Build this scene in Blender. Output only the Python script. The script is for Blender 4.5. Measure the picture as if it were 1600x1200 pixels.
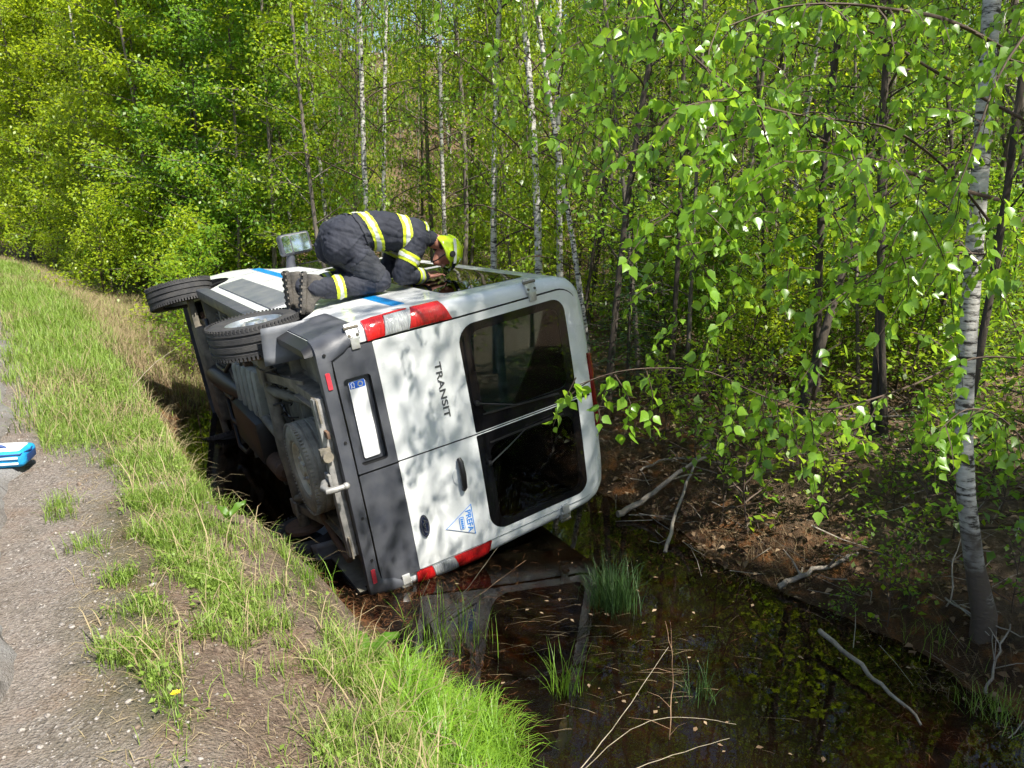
import bpy, bmesh, math, random
import numpy as np
from mathutils import Vector, Matrix, Euler, noise as mnoise

for o in list(bpy.data.objects):
    bpy.data.objects.remove(o, do_unlink=True)
SC = bpy.context.scene
COL = SC.collection
random.seed(7)
RNG = np.random.default_rng(11)

# ------------------------------------------------------------------ camera, sky, sun, exposure
CAM_H, PITCH, FPX = 1.65, math.radians(14), 1230.0
cam = bpy.data.cameras.new('camera')
cam.sensor_width = 36.0
cam.lens = 36.0 * FPX / 1600.0
cam.clip_start = 0.05
cam.clip_end = 600.0
camo = bpy.data.objects.new('camera', cam)
COL.objects.link(camo)
camo.location = (0, 0, CAM_H)
camo.rotation_euler = (math.radians(90) - PITCH, 0, 0)
SC.camera = camo

SUN = Vector((0.47, -0.54, 1.05)).normalized()          # towards the sun
world = bpy.data.worlds.new('World')
SC.world = world
world.use_nodes = True
wn = world.node_tree.nodes
sky = wn.new('ShaderNodeTexSky')
sky.sky_type = 'NISHITA'
sky.sun_disc = False
sky.sun_elevation = math.asin(SUN.z)
sky.sun_rotation = math.atan2(SUN.x, SUN.y)
sky.air_density = 1.0
sky.dust_density = 1.2
wn['Background'].inputs['Strength'].default_value = 0.08
world.node_tree.links.new(sky.outputs[0], wn['Background'].inputs['Color'])

sl = bpy.data.lights.new('sun', 'SUN')
sl.energy = 5.0
sl.angle = math.radians(0.75)
sl.color = (1.0, 0.95, 0.86)
so = bpy.data.objects.new('sun', sl)
COL.objects.link(so)
so.location = (6, -7, 20)
so.rotation_euler = SUN.to_track_quat('Z', 'Y').to_euler()

SC.view_settings.view_transform = 'Standard'
SC.view_settings.look = 'None'
SC.view_settings.gamma = 1.0
SC.view_settings.exposure = 1.22
SC.view_settings.use_curve_mapping = False
SC.render.engine = 'CYCLES'
SC.cycles.max_bounces = 6
SC.cycles.diffuse_bounces = 3
SC.cycles.use_adaptive_sampling = True
SC.cycles.adaptive_threshold = 0.03
SC.cycles.glossy_bounces = 3
SC.cycles.transmission_bounces = 4
SC.cycles.transparent_max_bounces = 6
SC.cycles.sample_clamp_indirect = 6.0
SC.cycles.caustics_reflective = False
SC.cycles.caustics_refractive = False

# ------------------------------------------------------------------ pixels of the photograph -> places in the world
def ray(px, py):
    x = (px - 800) / FPX
    y = (600 - py) / FPX
    c, s = math.cos(PITCH), math.sin(PITCH)
    return np.array([x, c + y * s, -s + y * c])
def PZ(px, py, z):
    r = ray(px, py)
    return np.array([0, 0, CAM_H]) + (z - CAM_H) / r[2] * r
def PD(px, py, d):
    r = ray(px, py)
    return np.array([0, 0, CAM_H]) + r / r[1] * d

# ------------------------------------------------------------------ materials
MATS = {}
def _nt(name):
    m = bpy.data.materials.new(name)
    m.use_nodes = True
    MATS[name] = m
    nt = m.node_tree
    return m, nt, nt.nodes['Principled BSDF'], nt.links
def rgb(c):
    return (c[0], c[1], c[2], 1.0)
def mat(name, c1, c2=None, scale=6.0, detail=4.0, rough=0.5, metal=0.0, bump=0.0, bscale=60.0, coat=0.0, spec=0.5,
        stretch=None, lo=0.35, hi=0.65, rough2=None):
    m, nt, b, L = _nt(name)
    n = nt.nodes
    b.inputs['Roughness'].default_value = rough
    b.inputs['Metallic'].default_value = metal
    b.inputs['Specular IOR Level'].default_value = spec
    b.inputs['Coat Weight'].default_value = coat
    b.inputs['Coat Roughness'].default_value = 0.06
    b.inputs['Base Color'].default_value = rgb(c1)
    tc = n.new('ShaderNodeTexCoord')
    vec = tc.outputs['Object']
    if stretch:
        mp = n.new('ShaderNodeMapping')
        mp.inputs['Scale'].default_value = stretch
        L.new(vec, mp.inputs['Vector'])
        vec = mp.outputs[0]
    if c2 is not None:
        t = n.new('ShaderNodeTexNoise')
        t.inputs['Scale'].default_value = scale
        t.inputs['Detail'].default_value = detail
        t.inputs['Roughness'].default_value = 0.62
        L.new(vec, t.inputs['Vector'])
        r = n.new('ShaderNodeValToRGB')
        r.color_ramp.elements[0].position = lo
        r.color_ramp.elements[0].color = rgb(c1)
        r.color_ramp.elements[1].position = hi
        r.color_ramp.elements[1].color = rgb(c2)
        L.new(t.outputs['Fac'], r.inputs[0])
        L.new(r.outputs[0], b.inputs['Base Color'])
        if rough2 is not None:
            mr = n.new('ShaderNodeMapRange')
            mr.inputs['From Min'].default_value = lo
            mr.inputs['From Max'].default_value = hi
            mr.inputs['To Min'].default_value = rough
            mr.inputs['To Max'].default_value = rough2
            L.new(t.outputs['Fac'], mr.inputs['Value'])
            L.new(mr.outputs[0], b.inputs['Roughness'])
    if bump:
        t2 = n.new('ShaderNodeTexNoise')
        t2.inputs['Scale'].default_value = bscale
        t2.inputs['Detail'].default_value = 4
        L.new(vec, t2.inputs['Vector'])
        bp = n.new('ShaderNodeBump')
        bp.inputs['Strength'].default_value = bump
        bp.inputs['Distance'].default_value = 0.02
        L.new(t2.outputs['Fac'], bp.inputs['Height'])
        L.new(bp.outputs[0], b.inputs['Normal'])
    return m

def leaf_mat(name, dark, light, trans, tfac=0.42, rough=0.42, spec=0.5):
    """leaf: each leaf carries its own random number in the attribute rnd"""
    m, nt, b, L = _nt(name)
    n = nt.nodes
    at = n.new('ShaderNodeAttribute')
    at.attribute_name = 'rnd'
    oi = n.new('ShaderNodeObjectInfo')
    ad = n.new('ShaderNodeMath'); ad.operation = 'MULTIPLY_ADD'
    ad.inputs[1].default_value = 0.35
    L.new(oi.outputs['Random'], ad.inputs[0])
    mu = n.new('ShaderNodeMath'); mu.operation = 'MULTIPLY'
    mu.inputs[1].default_value = 0.65
    L.new(at.outputs['Fac'], mu.inputs[0])
    L.new(mu.outputs[0], ad.inputs[2])
    r = n.new('ShaderNodeValToRGB')
    r.color_ramp.elements[0].position = 0.1
    r.color_ramp.elements[0].color = rgb(dark)
    r.color_ramp.elements[1].position = 0.9
    r.color_ramp.elements[1].color = rgb(light)
    L.new(ad.outputs[0], r.inputs[0])
    L.new(r.outputs[0], b.inputs['Base Color'])
    b.inputs['Roughness'].default_value = rough
    b.inputs['Specular IOR Level'].default_value = spec
    tr = n.new('ShaderNodeBsdfTranslucent')
    mx = n.new('ShaderNodeMixRGB'); mx.blend_type = 'MULTIPLY'
    mx.inputs['Fac'].default_value = 0.0
    r2 = n.new('ShaderNodeValToRGB')
    r2.color_ramp.elements[0].color = rgb([c * 0.72 for c in trans])
    r2.color_ramp.elements[1].color = rgb(trans)
    L.new(ad.outputs[0], r2.inputs[0])
    L.new(r2.outputs[0], tr.inputs['Color'])
    ms = n.new('ShaderNodeMixShader')
    ms.inputs[0].default_value = tfac
    L.new(b.outputs[0], ms.inputs[1])
    L.new(tr.outputs[0], ms.inputs[2])
    L.new(ms.outputs[0], n['Material Output'].inputs['Surface'])
    return m

# ------------------------------------------------------------------ mesh helpers
def tag(o, label=None, cat=None, group=None, kind=None):
    if label: o['label'] = label
    if cat: o['category'] = cat
    if group: o['group'] = group
    if kind: o['kind'] = kind
    return o
def link(name, me, parent=None, loc=None):
    o = bpy.data.objects.new(name, me)
    COL.objects.link(o)
    if parent: o.parent = parent
    if loc is not None: o.location = loc
    return o
def empty(name, loc=(0, 0, 0)):
    o = bpy.data.objects.new(name, None)
    o.empty_display_size = 0.1
    COL.objects.link(o)
    o.location = loc
    return o
def np_mesh(name, V, Fc, m=None, smooth=False, rnd=None):
    """V (n,3), Fc (k,c) all faces with c corners"""
    V = np.asarray(V, np.float32)
    Fc = np.asarray(Fc, np.int32)
    me = bpy.data.meshes.new(name)
    k, c = Fc.shape
    me.vertices.add(len(V)); me.vertices.foreach_set('co', V.ravel())
    me.loops.add(k * c); me.loops.foreach_set('vertex_index', Fc.ravel())
    me.polygons.add(k)
    me.polygons.foreach_set('loop_start', np.arange(0, k * c, c, dtype=np.int32))
    me.polygons.foreach_set('loop_total', np.full(k, c, np.int32))
    if smooth:
        me.polygons.foreach_set('use_smooth', np.ones(k, bool))
    if rnd is not None:
        a = me.attributes.new('rnd', 'FLOAT', 'POINT')
        a.data.foreach_set('value', np.asarray(rnd, np.float32))
    me.update(calc_edges=True)
    if m: me.materials.append(MATS[m] if isinstance(m, str) else m)
    return me

class MB:
    """collects pieces of ONE part"""
    def __init__(s):
        s.v = []; s.f = []; s.mi = []; s.cur = 0
    def add(s, vs, fs):
        o = len(s.v)
        s.v += [tuple(p) for p in vs]
        for f in fs:
            s.f.append(tuple(o + i for i in f)); s.mi.append(s.cur)
        return s
    def box(s, c, d, rot=None, bev=0.0):
        bm = bmesh.new()
        bmesh.ops.create_cube(bm, size=1)
        for v in bm.verts:
            v.co = Vector((v.co.x * d[0], v.co.y * d[1], v.co.z * d[2]))
        if bev:
            bmesh.ops.bevel(bm, geom=bm.edges[:], offset=bev, segments=2, affect='EDGES', profile=0.6)
        M = rot if rot is not None else Matrix.Identity(3)
        s.bm(bm, lambda p: M @ p + Vector(c))
        return s
    def bm(s, bm, fn=lambda p: p):
        bm.verts.index_update()
        s.add([fn(v.co) for v in bm.verts], [[v.index for v in f.verts] for f in bm.faces])
        bm.free()
        return s
    def tube(s, pts, rad, n=8, cap=True):
        pts = [Vector(p) for p in pts]
        if not hasattr(rad, '__len__'): rad = [rad] * len(pts)
        vs = []; up = None
        for i, p in enumerate(pts):
            t = (pts[min(i + 1, len(pts) - 1)] - pts[max(i - 1, 0)])
            if t.length < 1e-9: t = Vector((0, 0, 1))
            t.normalize()
            if up is None:
                up = Vector((0, 0, 1)) if abs(t.z) < 0.9 else Vector((1, 0, 0))
            a = t.cross(up)
            if a.length < 1e-6:
                a = t.cross(Vector((0.3, 1, 0.2)))
            a.normalize(); b = a.cross(t).normalized(); up = b
            for k in range(n):
                th = 2 * math.pi * k / n
                vs.append(p + (a * math.cos(th) + b * math.sin(th)) * rad[i])
        fs = []
        for i in range(len(pts) - 1):
            for k in range(n):
                k2 = (k + 1) % n
                fs.append((i * n + k, i * n + k2, (i + 1) * n + k2, (i + 1) * n + k))
        if cap:
            fs.append(tuple(reversed(range(n))))
            fs.append(tuple((len(pts) - 1) * n + k for k in range(n)))
        return s.add(vs, fs)
    def lathe(s, prof, n=32, axis='x', c=(0, 0, 0), close=False):
        """prof: (a along the axis, r)"""
        vs = []
        for a, r in prof:
            for k in range(n):
                th = 2 * math.pi * k / n
                q = (a, r * math.cos(th), r * math.sin(th))
                if axis == 'z': q = (q[1], q[2], q[0])
                if axis == 'y': q = (q[2], q[0], q[1])
                vs.append((q[0] + c[0], q[1] + c[1], q[2] + c[2]))
        m = len(prof); fs = []
        for i in range(m if close else m - 1):
            j = (i + 1) % m
            for k in range(n):
                k2 = (k + 1) % n
                fs.append((i * n + k, j * n + k, j * n + k2, i * n + k2))
        return s.add(vs, fs)
    def prism(s, poly, fn, t0, t1):
        """poly of 2-D points; fn(u, v, t) -> point"""
        n = len(poly)
        vs = [fn(p[0], p[1], t0) for p in poly] + [fn(p[0], p[1], t1) for p in poly]
        fs = [tuple(reversed(range(n))), tuple(range(n, 2 * n))]
        fs += [(i, (i + 1) % n, n + (i + 1) % n, n + i) for i in range(n)]
        return s.add(vs, fs)
    def grid(s, fn, us, vs_):
        nu, nv = len(us), len(vs_)
        s.add([fn(u, v) for u in us for v in vs_],
              [(i * nv + j, (i + 1) * nv + j, (i + 1) * nv + j + 1, i * nv + j + 1) for i in range(nu - 1) for j in range(nv - 1)])
        return s
    def mesh(s, name, mats, smooth=40, fixn=True):
        me = bpy.data.meshes.new(name)
        me.from_pydata([tuple(p) for p in s.v], [], s.f)
        if isinstance(mats, str): mats = [mats]
        for m in mats: me.materials.append(MATS[m])
        if len(mats) > 1: me.polygons.foreach_set('material_index', s.mi)
        if fixn:
            bm = bmesh.new(); bm.from_mesh(me)
            bmesh.ops.recalc_face_normals(bm, faces=bm.faces[:])
            bm.to_mesh(me); bm.free()
        if smooth:
            me.polygons.foreach_set('use_smooth', np.ones(len(me.polygons), bool))
            me.set_sharp_from_angle(angle=math.radians(smooth))
        me.update()
        return me
    def build(s, name, mats, parent=None, smooth=40, fixn=True):
        return link(name, s.mesh(name, mats, smooth, fixn), parent)

def rrect(x0, x1, z0, z1, r, n=5):
    """rounded rectangle, r one radius or four (x0z0, x1z0, x1z1, x0z1)"""
    if not hasattr(r, '__len__'): r = [r] * 4
    out = []
    for (cx, cz, a0, q) in ((x0 + r[0], z0 + r[0], 180, r[0]), (x1 - r[1], z0 + r[1], 270, r[1]), (x1 - r[2], z1 - r[2], 0, r[2]), (x0 + r[3], z1 - r[3], 90, r[3])):
        for k in range(n + 1):
            a = math.radians(a0 + 90 * k / n)
            out.append((cx + q * math.cos(a), cz + q * math.sin(a)))
    return out

def boolean(me, cutters, op='DIFFERENCE', solver='EXACT'):
    """returns a new mesh: me (op) each cutter mesh"""
    o = bpy.data.objects.new('tmp_body', me); COL.objects.link(o)
    tmp = [o]
    for c in cutters:
        co = bpy.data.objects.new('tmp_cutter', c); COL.objects.link(co); tmp.append(co)
        md = o.modifiers.new('b', 'BOOLEAN')
        md.operation = op; md.object = co; md.solver = solver
        try: md.material_mode = 'TRANSFER'
        except Exception: pass
    bpy.context.view_layer.update()
    dg = bpy.context.evaluated_depsgraph_get()
    out = bpy.data.meshes.new_from_object(o.evaluated_get(dg))
    for t in tmp: bpy.data.objects.remove(t, do_unlink=True)
    return out
def shade(me, deg=35):
    me.polygons.foreach_set('use_smooth', np.ones(len(me.polygons), bool))
    me.set_sharp_from_angle(angle=math.radians(deg))
    return me
def evalmesh(o):
    bpy.context.view_layer.update()
    dg = bpy.context.evaluated_depsgraph_get()
    return bpy.data.meshes.new_from_object(o.evaluated_get(dg))
def textmesh(txt, size=1.0, ext=0.0, bold=0.0):
    cu = bpy.data.curves.new('lettering', 'FONT')
    cu.body = txt; cu.size = size; cu.align_x = 'CENTER'; cu.align_y = 'CENTER'; cu.extrude = ext; cu.offset = bold
    o = bpy.data.objects.new('tmp', cu); COL.objects.link(o)
    me = evalmesh(o)
    bpy.data.objects.remove(o, do_unlink=True)
    return me
# ------------------------------------------------------------------ lie of the land
DV = np.array([-0.5, 0.866]); UV = np.array([0.866, 0.5])      # along the road, and to its right
WATER_Z = -1.145
def smooth(a, b, x):
    t = np.clip((x - a) / (b - a), 0, 1)
    return t * t * (3 - 2 * t)
def fbm(x, y, seed=0, oct=4):
    """cheap value noise, vectorised"""
    x = np.asarray(x, float); y = np.asarray(y, float)
    tot = np.zeros(np.broadcast(x, y).shape); amp = 0.5
    for o in range(oct):
        xi = np.floor(x).astype(np.int64); yi = np.floor(y).astype(np.int64)
        fx = x - xi; fy = y - yi
        fx = fx * fx * (3 - 2 * fx); fy = fy * fy * (3 - 2 * fy)
        def h(a, b):
            n = (a * 374761393 + b * 668265263 + (seed + o) * 974634777) & 0x7fffffff
            n = ((n ^ (n >> 13)) * 1274126177) & 0x7fffffff
            return ((n ^ (n >> 16)) & 0xffff) / 65535.0
        v = (h(xi, yi) * (1 - fx) + h(xi + 1, yi) * fx) * (1 - fy) + (h(xi, yi + 1) * (1 - fx) + h(xi + 1, yi + 1) * fx) * fy
        tot = tot + amp * v; amp *= 0.5; x = x * 2.03 + 5.1; y = y * 2.03 + 1.7
    return tot                                            # about 0 .. 0.94, mean 0.47
def bend(t):
    return 0.055 * np.clip(t - 5.5, 0, 10) + 0.0085 * np.clip(t - 10, 0, 40) ** 2 + 0.68 * np.clip(t - 50, 0, None)
def st_of(x, y):
    return x * UV[0] + y * UV[1], x * DV[0] + y * DV[1]
PROF_S = [-90, -8, -6.6, -6.3, -0.35, 0.15, 0.55, 0.85, 1.15, 1.45, 1.8, 2.4, 3.2, 3.9, 4.25, 4.6, 5.2, 6.2, 9, 200]
PROF_Z = [-.6, -.5, -.2, -.03, -.03, -.015, -.09, -.26, -.62, -1.02, -1.27, -1.42, -1.42, -1.30, -1.14, -.92, -.74, -.62, -.55, -.55]
SHAL_Z = [-.6, -.5, -.2, -.03, -.03, -.02, -.08, -.14, -.24, -.36, -.48, -.58, -.60, -.56, -.52, -.48, -.44, -.42, -.40, -.40]
def height(x, y):
    x = np.asarray(x, float); y = np.asarray(y, float)
    s, t = st_of(x, y)
    s2 = s + bend(t)
    wob = (fbm(t * 0.55 + 3, s * 0.2, 5, 3) - 0.47) * 0.55 * smooth(0.8, 1.6, s2) * (1 - smooth(8, 11, s2))
    sw = s2 + wob
    zd = np.interp(sw, PROF_S, PROF_Z); zs = np.interp(sw, PROF_S, SHAL_Z)
    k = smooth(10.0, 14.5, t)
    z = zd * (1 - k) + zs * k
    # the bank is torn away beside the van
    z = z - .58 * smooth(.48, .92, s) * (1 - smooth(1.25, 1.9, s)) * smooth(4.3, 5.3, t) * (1 - smooth(9.0, 11.5, t))
    # a rusty shoal under the far bank
    z = z + .17 * np.exp(-((s - 3.72) / .36) ** 2 - ((t - 2.1) / .55) ** 2)
    rough = smooth(-0.1, 0.7, s2)
    z = z + rough * ((fbm(x * 1.3, y * 1.3, 1) - 0.47) * 0.16 + (fbm(x * 6, y * 6, 2, 3) - 0.43) * 0.05)
    z = z + smooth(6.0, 9.0, s2) * (fbm(x * 0.45, y * 0.45, 3) - 0.47) * 0.5
    # wheel-churned hollow on the shoulder
    z = z - 0.06 * np.exp(-((s - 0.52) / 0.16) ** 2) * smooth(1.6, 2.2, t) * (1 - smooth(3.6, 4.4, t))
    z = z + (fbm(x * 16, y * 16, 8, 3) - .43) * .07 * np.exp(-((s - 0.55) / 0.28) ** 2) * (1 - smooth(4.0, 5.2, t))
    z = z + (1 - rough) * (fbm(x * 9, y * 9, 4, 2) - 0.37) * 0.012
    # the wood climbs a slope behind
    r = np.sqrt(x * x + y * y)
    hill = smooth(20, 46, r) * 7.5 + np.clip(r - 46, 0, 40) * 0.2
    return z + hill * smooth(7, 14, s2)
def hit(px, py, dmax=60.0):
    """where the line of sight meets the land"""
    r = ray(px, py)
    k = np.concatenate([np.arange(1.2, 14, 0.02), np.arange(14, dmax, 0.1)])
    p = np.array([0, 0, CAM_H]) + k[:, None] * r
    below = p[:, 2] < height(p[:, 0], p[:, 1])
    i = int(np.argmax(below)) if below.any() else len(k) - 1
    q = p[i]
    return np.array([q[0], q[1], float(height(q[0], q[1]))])

def spaced(a0, a1, step, lo, hi, g):
    mid = list(np.arange(a0, a1 + 1e-6, step))
    up = []; st = step; v = mid[-1]
    while v < hi: st *= g; v += st; up.append(v)
    dn = []; st = step; v = a0
    while v > lo: st *= g; v -= st; dn.append(v)
    return np.array(dn[::-1] + mid + up)
ss = spaced(-0.6, 5.6, 0.045, -70, 110, 1.09)
ts = spaced(1.2, 9.5, 0.05, -40, 130, 1.075)
SS, TT = np.meshgrid(ss, ts, indexing='ij')
GX = SS * UV[0] + TT * DV[0]; GY = SS * UV[1] + TT * DV[1]
GZ = height(GX, GY)
nS, nT = SS.shape
idx = np.arange(nS * nT).reshape(nS, nT)
Fg = np.stack([idx[:-1, :-1], idx[1:, :-1], idx[1:, 1:], idx[:-1, 1:]], -1).reshape(-1, 4)

def ground_material():
    m, nt, b, L = _nt('ground')
    n = nt.nodes
    tc = n.new('ShaderNodeTexCoord')
    def nz(scale, detail=6, rough=0.6):
        detail = min(detail, 4)
        t = n.new('ShaderNodeTexNoise')
        t.inputs['Scale'].default_value = scale; t.inputs['Detail'].default_value = detail; t.inputs['Roughness'].default_value = rough
        L.new(tc.outputs['Object'], t.inputs['Vector'])
        return t.outputs['Fac']
    def ramp(f, *st):
        r = n.new('ShaderNodeValToRGB')
        e = r.color_ramp.elements
        while len(e) < len(st): e.new(0.5)
        for q, (p, c) in zip(e, st):
            q.position = p; q.color = rgb(c)
        L.new(f, r.inputs[0])
        return r.outputs[0]
    def mix(f, a, c):
        x = n.new('ShaderNodeMixRGB')
        L.new(f, x.inputs[0]); L.new(a, x.inputs[1]); L.new(c, x.inputs[2])
        return x.outputs[0]
    def att(nm):
        a = n.new('ShaderNodeAttribute'); a.attribute_name = nm
        return a.outputs['Fac']
    def blur(f, amp=0.6, scale=9):
        a = n.new('ShaderNodeMath'); a.operation = 'MULTIPLY_ADD'
        L.new(nz(scale, 5), a.inputs[0]); a.inputs[1].default_value = amp
        s2 = n.new('ShaderNodeMath'); s2.operation = 'SUBTRACT'
        L.new(f, s2.inputs[0]); s2.inputs[1].default_value = amp * 0.5
        L.new(s2.outputs[0], a.inputs[2]); a.use_clamp = True
        return a.outputs[0]
    vor = n.new('ShaderNodeTexVoronoi'); vor.inputs['Scale'].default_value = 85
    L.new(tc.outputs['Object'], vor.inputs['Vector'])
    grit = ramp(vor.outputs['Color'], (0.0, (.09, .074, .062)), (0.5, (.20, .17, .145)), (0.85, (.31, .275, .245)), (1.0, (.50, .47, .44)))
    fines = ramp(nz(60), (0.3, (.15, .122, .102)), (0.7, (.33, .285, .245)))
    gravel = mix(ramp(nz(9), (0.4, (0, 0, 0)), (0.62, (1, 1, 1))), fines, grit)
    soil = ramp(nz(42, 8), (0.25, (.075, .052, .038)), (0.55, (.17, .125, .093)), (0.8, (.30, .24, .185)))
    turf = ramp(nz(8, 6), (0.3, (.035, .040, .012)), (0.7, (.11, .095, .04)))
    litter = ramp(nz(17, 9, 0.72), (0.25, (.045, .030, .018)), (0.5, (.13, .088, .052)), (0.68, (.24, .175, .115)), (0.85, (.36, .29, .21)))
    mud = ramp(nz(7, 6), (0.3, (.022, .014, .009)), (0.52, (.06, .032, .015)), (0.72, (.22, .085, .022)))
    c = mix(blur(att('m_soil')), turf, soil)
    c = mix(blur(att('m_gravel'), 0.7, 6), c, gravel)
    c = mix(blur(att('m_litter'), 0.5, 3), c, litter)
    c = mix(blur(att('m_mud'), 0.5, 5), c, mud)
    rustc = ramp(nz(9), (0.3, (.10, .045, .015)), (0.55, (.34, .13, .03)), (0.75, (.20, .15, .04)))
    c = mix(blur(att('m_rust'), 0.7, 4), c, rustc)
    L.new(c, b.inputs['Base Color'])
    rr = n.new('ShaderNodeMapRange')
    L.new(att('m_mud'), rr.inputs['Value']); rr.inputs['To Min'].default_value = 0.92; rr.inputs['To Max'].default_value = 0.45
    L.new(rr.outputs[0], b.inputs['Roughness'])
    b.inputs['Specular IOR Level'].default_value = 0.25
    bp = n.new('ShaderNodeBump'); bp.inputs['Strength'].default_value = 0.9; bp.inputs['Distance'].default_value = 0.03
    ad = n.new('ShaderNodeMath'); ad.operation = 'ADD'
    L.new(nz(75, 8, 0.7), ad.inputs[0])
    vv = n.new('ShaderNodeMath'); vv.operation = 'MULTIPLY'; vv.inputs[1].default_value = 0.5
    L.new(vor.outputs['Distance'], vv.inputs[0]); L.new(vv.outputs[0], ad.inputs[1])
    L.new(ad.outputs[0], bp.inputs['Height']); L.new(bp.outputs[0], b.inputs['Normal'])
    return m
ground_material()
gme = np_mesh('ground', np.stack([GX, GY, GZ], -1).reshape(-1, 3), Fg, 'ground', smooth=True)
S2 = SS + bend(TT)
nn = fbm(GX * 1.1, GY * 1.1, 21)
masks = {
    'm_gravel': (1 - smooth(-0.25, 0.32, S2 + (nn - .47) * 0.8)),
    'm_soil': np.maximum(smooth(0.10, 0.3, S2) * (1 - smooth(0.75, 0.95, S2)) * (1 - smooth(4.2, 6, TT)), smooth(0.85, 1.2, S2) * (1 - smooth(11, 13, TT))),
    'm_litter': smooth(3.9, 4.7, S2) + smooth(1.6, 3.2, S2) * smooth(12, 14, TT),
    'm_rust': np.exp(-((SS - 3.7) / .42) ** 2 - ((TT - 2.1) / .7) ** 2) * 1.2,
    'm_mud': np.maximum(smooth(-0.72, -0.98, GZ), smooth(.55, .8, SS) * smooth(4.6, 5.2, TT) * (1 - smooth(10, 12, TT))) * (S2 < 6.5),
}
for k_, v_ in masks.items():
    a = gme.attributes.new(k_, 'FLOAT', 'POINT')
    a.data.foreach_set('value', np.clip(v_, 0, 1).astype(np.float32).ravel())
tag(link('ground', gme), kind='structure')

# road sheet with a crumbling edge
def road_material():
    m, nt, b, L = _nt('asphalt')
    n = nt.nodes
    tc = n.new('ShaderNodeTexCoord')
    v = n.new('ShaderNodeTexVoronoi'); v.inputs['Scale'].default_value = 130
    L.new(tc.outputs['Object'], v.inputs['Vector'])
    r = n.new('ShaderNodeValToRGB')
    r.color_ramp.elements[0].color = (.085, .082, .080, 1); r.color_ramp.elements[1].color = (.25, .245, .24, 1)
    L.new(v.outputs['Color'], r.inputs[0])
    t = n.new('ShaderNodeTexNoise'); t.inputs['Scale'].default_value = 3.2; t.inputs['Detail'].default_value = 7
    L.new(tc.outputs['Object'], t.inputs['Vector'])
    r2 = n.new('ShaderNodeValToRGB')
    r2.color_ramp.elements[0].position = .38; r2.color_ramp.elements[0].color = (.12, .098, .08, 1)
    r2.color_ramp.elements[1].position = .62; r2.color_ramp.elements[1].color = (.20, .195, .19, 1)
    L.new(t.outputs['Fac'], r2.inputs[0])
    mx = n.new('ShaderNodeMixRGB'); mx.inputs[0].default_value = .55
    L.new(r.outputs[0], mx.inputs[1]); L.new(r2.outputs[0], mx.inputs[2])
    w = n.new('ShaderNodeTexNoise'); w.inputs['Scale'].default_value = 2.0; w.inputs['Detail'].default_value = 3
    L.new(tc.outputs['Object'], w.inputs['Vector'])
    wm = n.new('ShaderNodeVectorMath'); wm.operation = 'MULTIPLY_ADD'; wm.inputs[1].default_value = (.5, .5, .5)
    L.new(w.outputs['Color'], wm.inputs[0]); L.new(tc.outputs['Object'], wm.inputs[2])
    cr = n.new('ShaderNodeTexVoronoi'); cr.feature = 'DISTANCE_TO_EDGE'; cr.inputs['Scale'].default_value = 1.3
    L.new(wm.outputs[0], cr.inputs['Vector'])
    cm = n.new('ShaderNodeMapRange'); cm.inputs['From Min'].default_value = 0.0; cm.inputs['From Max'].default_value = 0.014
    L.new(cr.outputs['Distance'], cm.inputs['Value'])
    m2 = n.new('ShaderNodeMixRGB'); m2.inputs[1].default_value = (.05, .045, .04, 1)
    L.new(cm.outputs[0], m2.inputs[0]); L.new(mx.outputs[0], m2.inputs[2])
    L.new(m2.outputs[0], b.inputs['Base Color'])
    b.inputs['Roughness'].default_value = .9; b.inputs['Specular IOR Level'].default_value = .2
    bp = n.new('ShaderNodeBump'); bp.inputs['Strength'].default_value = .7; bp.inputs['Distance'].default_value = .008
    L.new(v.outputs['Distance'], bp.inputs['Height']); L.new(bp.outputs[0], b.inputs['Normal'])
road_material()
rt = spaced(1.0, 9.0, 0.06, -40, 120, 1.07)
edge = -0.33 + (fbm(rt * 1.6, rt * 0 + 2, 31, 5) - .47) * 0.30 - bend(rt)
cols = [edge, edge - 0.04, edge - 0.6, edge - 2.2, edge - 4.2, edge - 5.9]
zc = [-0.035, 0.012, 0.03, 0.06, 0.05, 0.02]
RV = []
for sc_, z_ in zip(cols, zc):
    RV.append(np.stack([sc_ * UV[0] + rt * DV[0], sc_ * UV[1] + rt * DV[1], np.full_like(rt, z_)], -1))
RV = np.stack(RV, 0)
ri = np.arange(RV.shape[0] * RV.shape[1]).reshape(RV.shape[:2])
rme = np_mesh('road', RV.reshape(-1, 3), np.stack([ri[:-1, :-1], ri[:-1, 1:], ri[1:, 1:], ri[1:, :-1]], -1).reshape(-1, 4), 'asphalt', smooth=True)
tag(link('road', rme), kind='structure')

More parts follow.
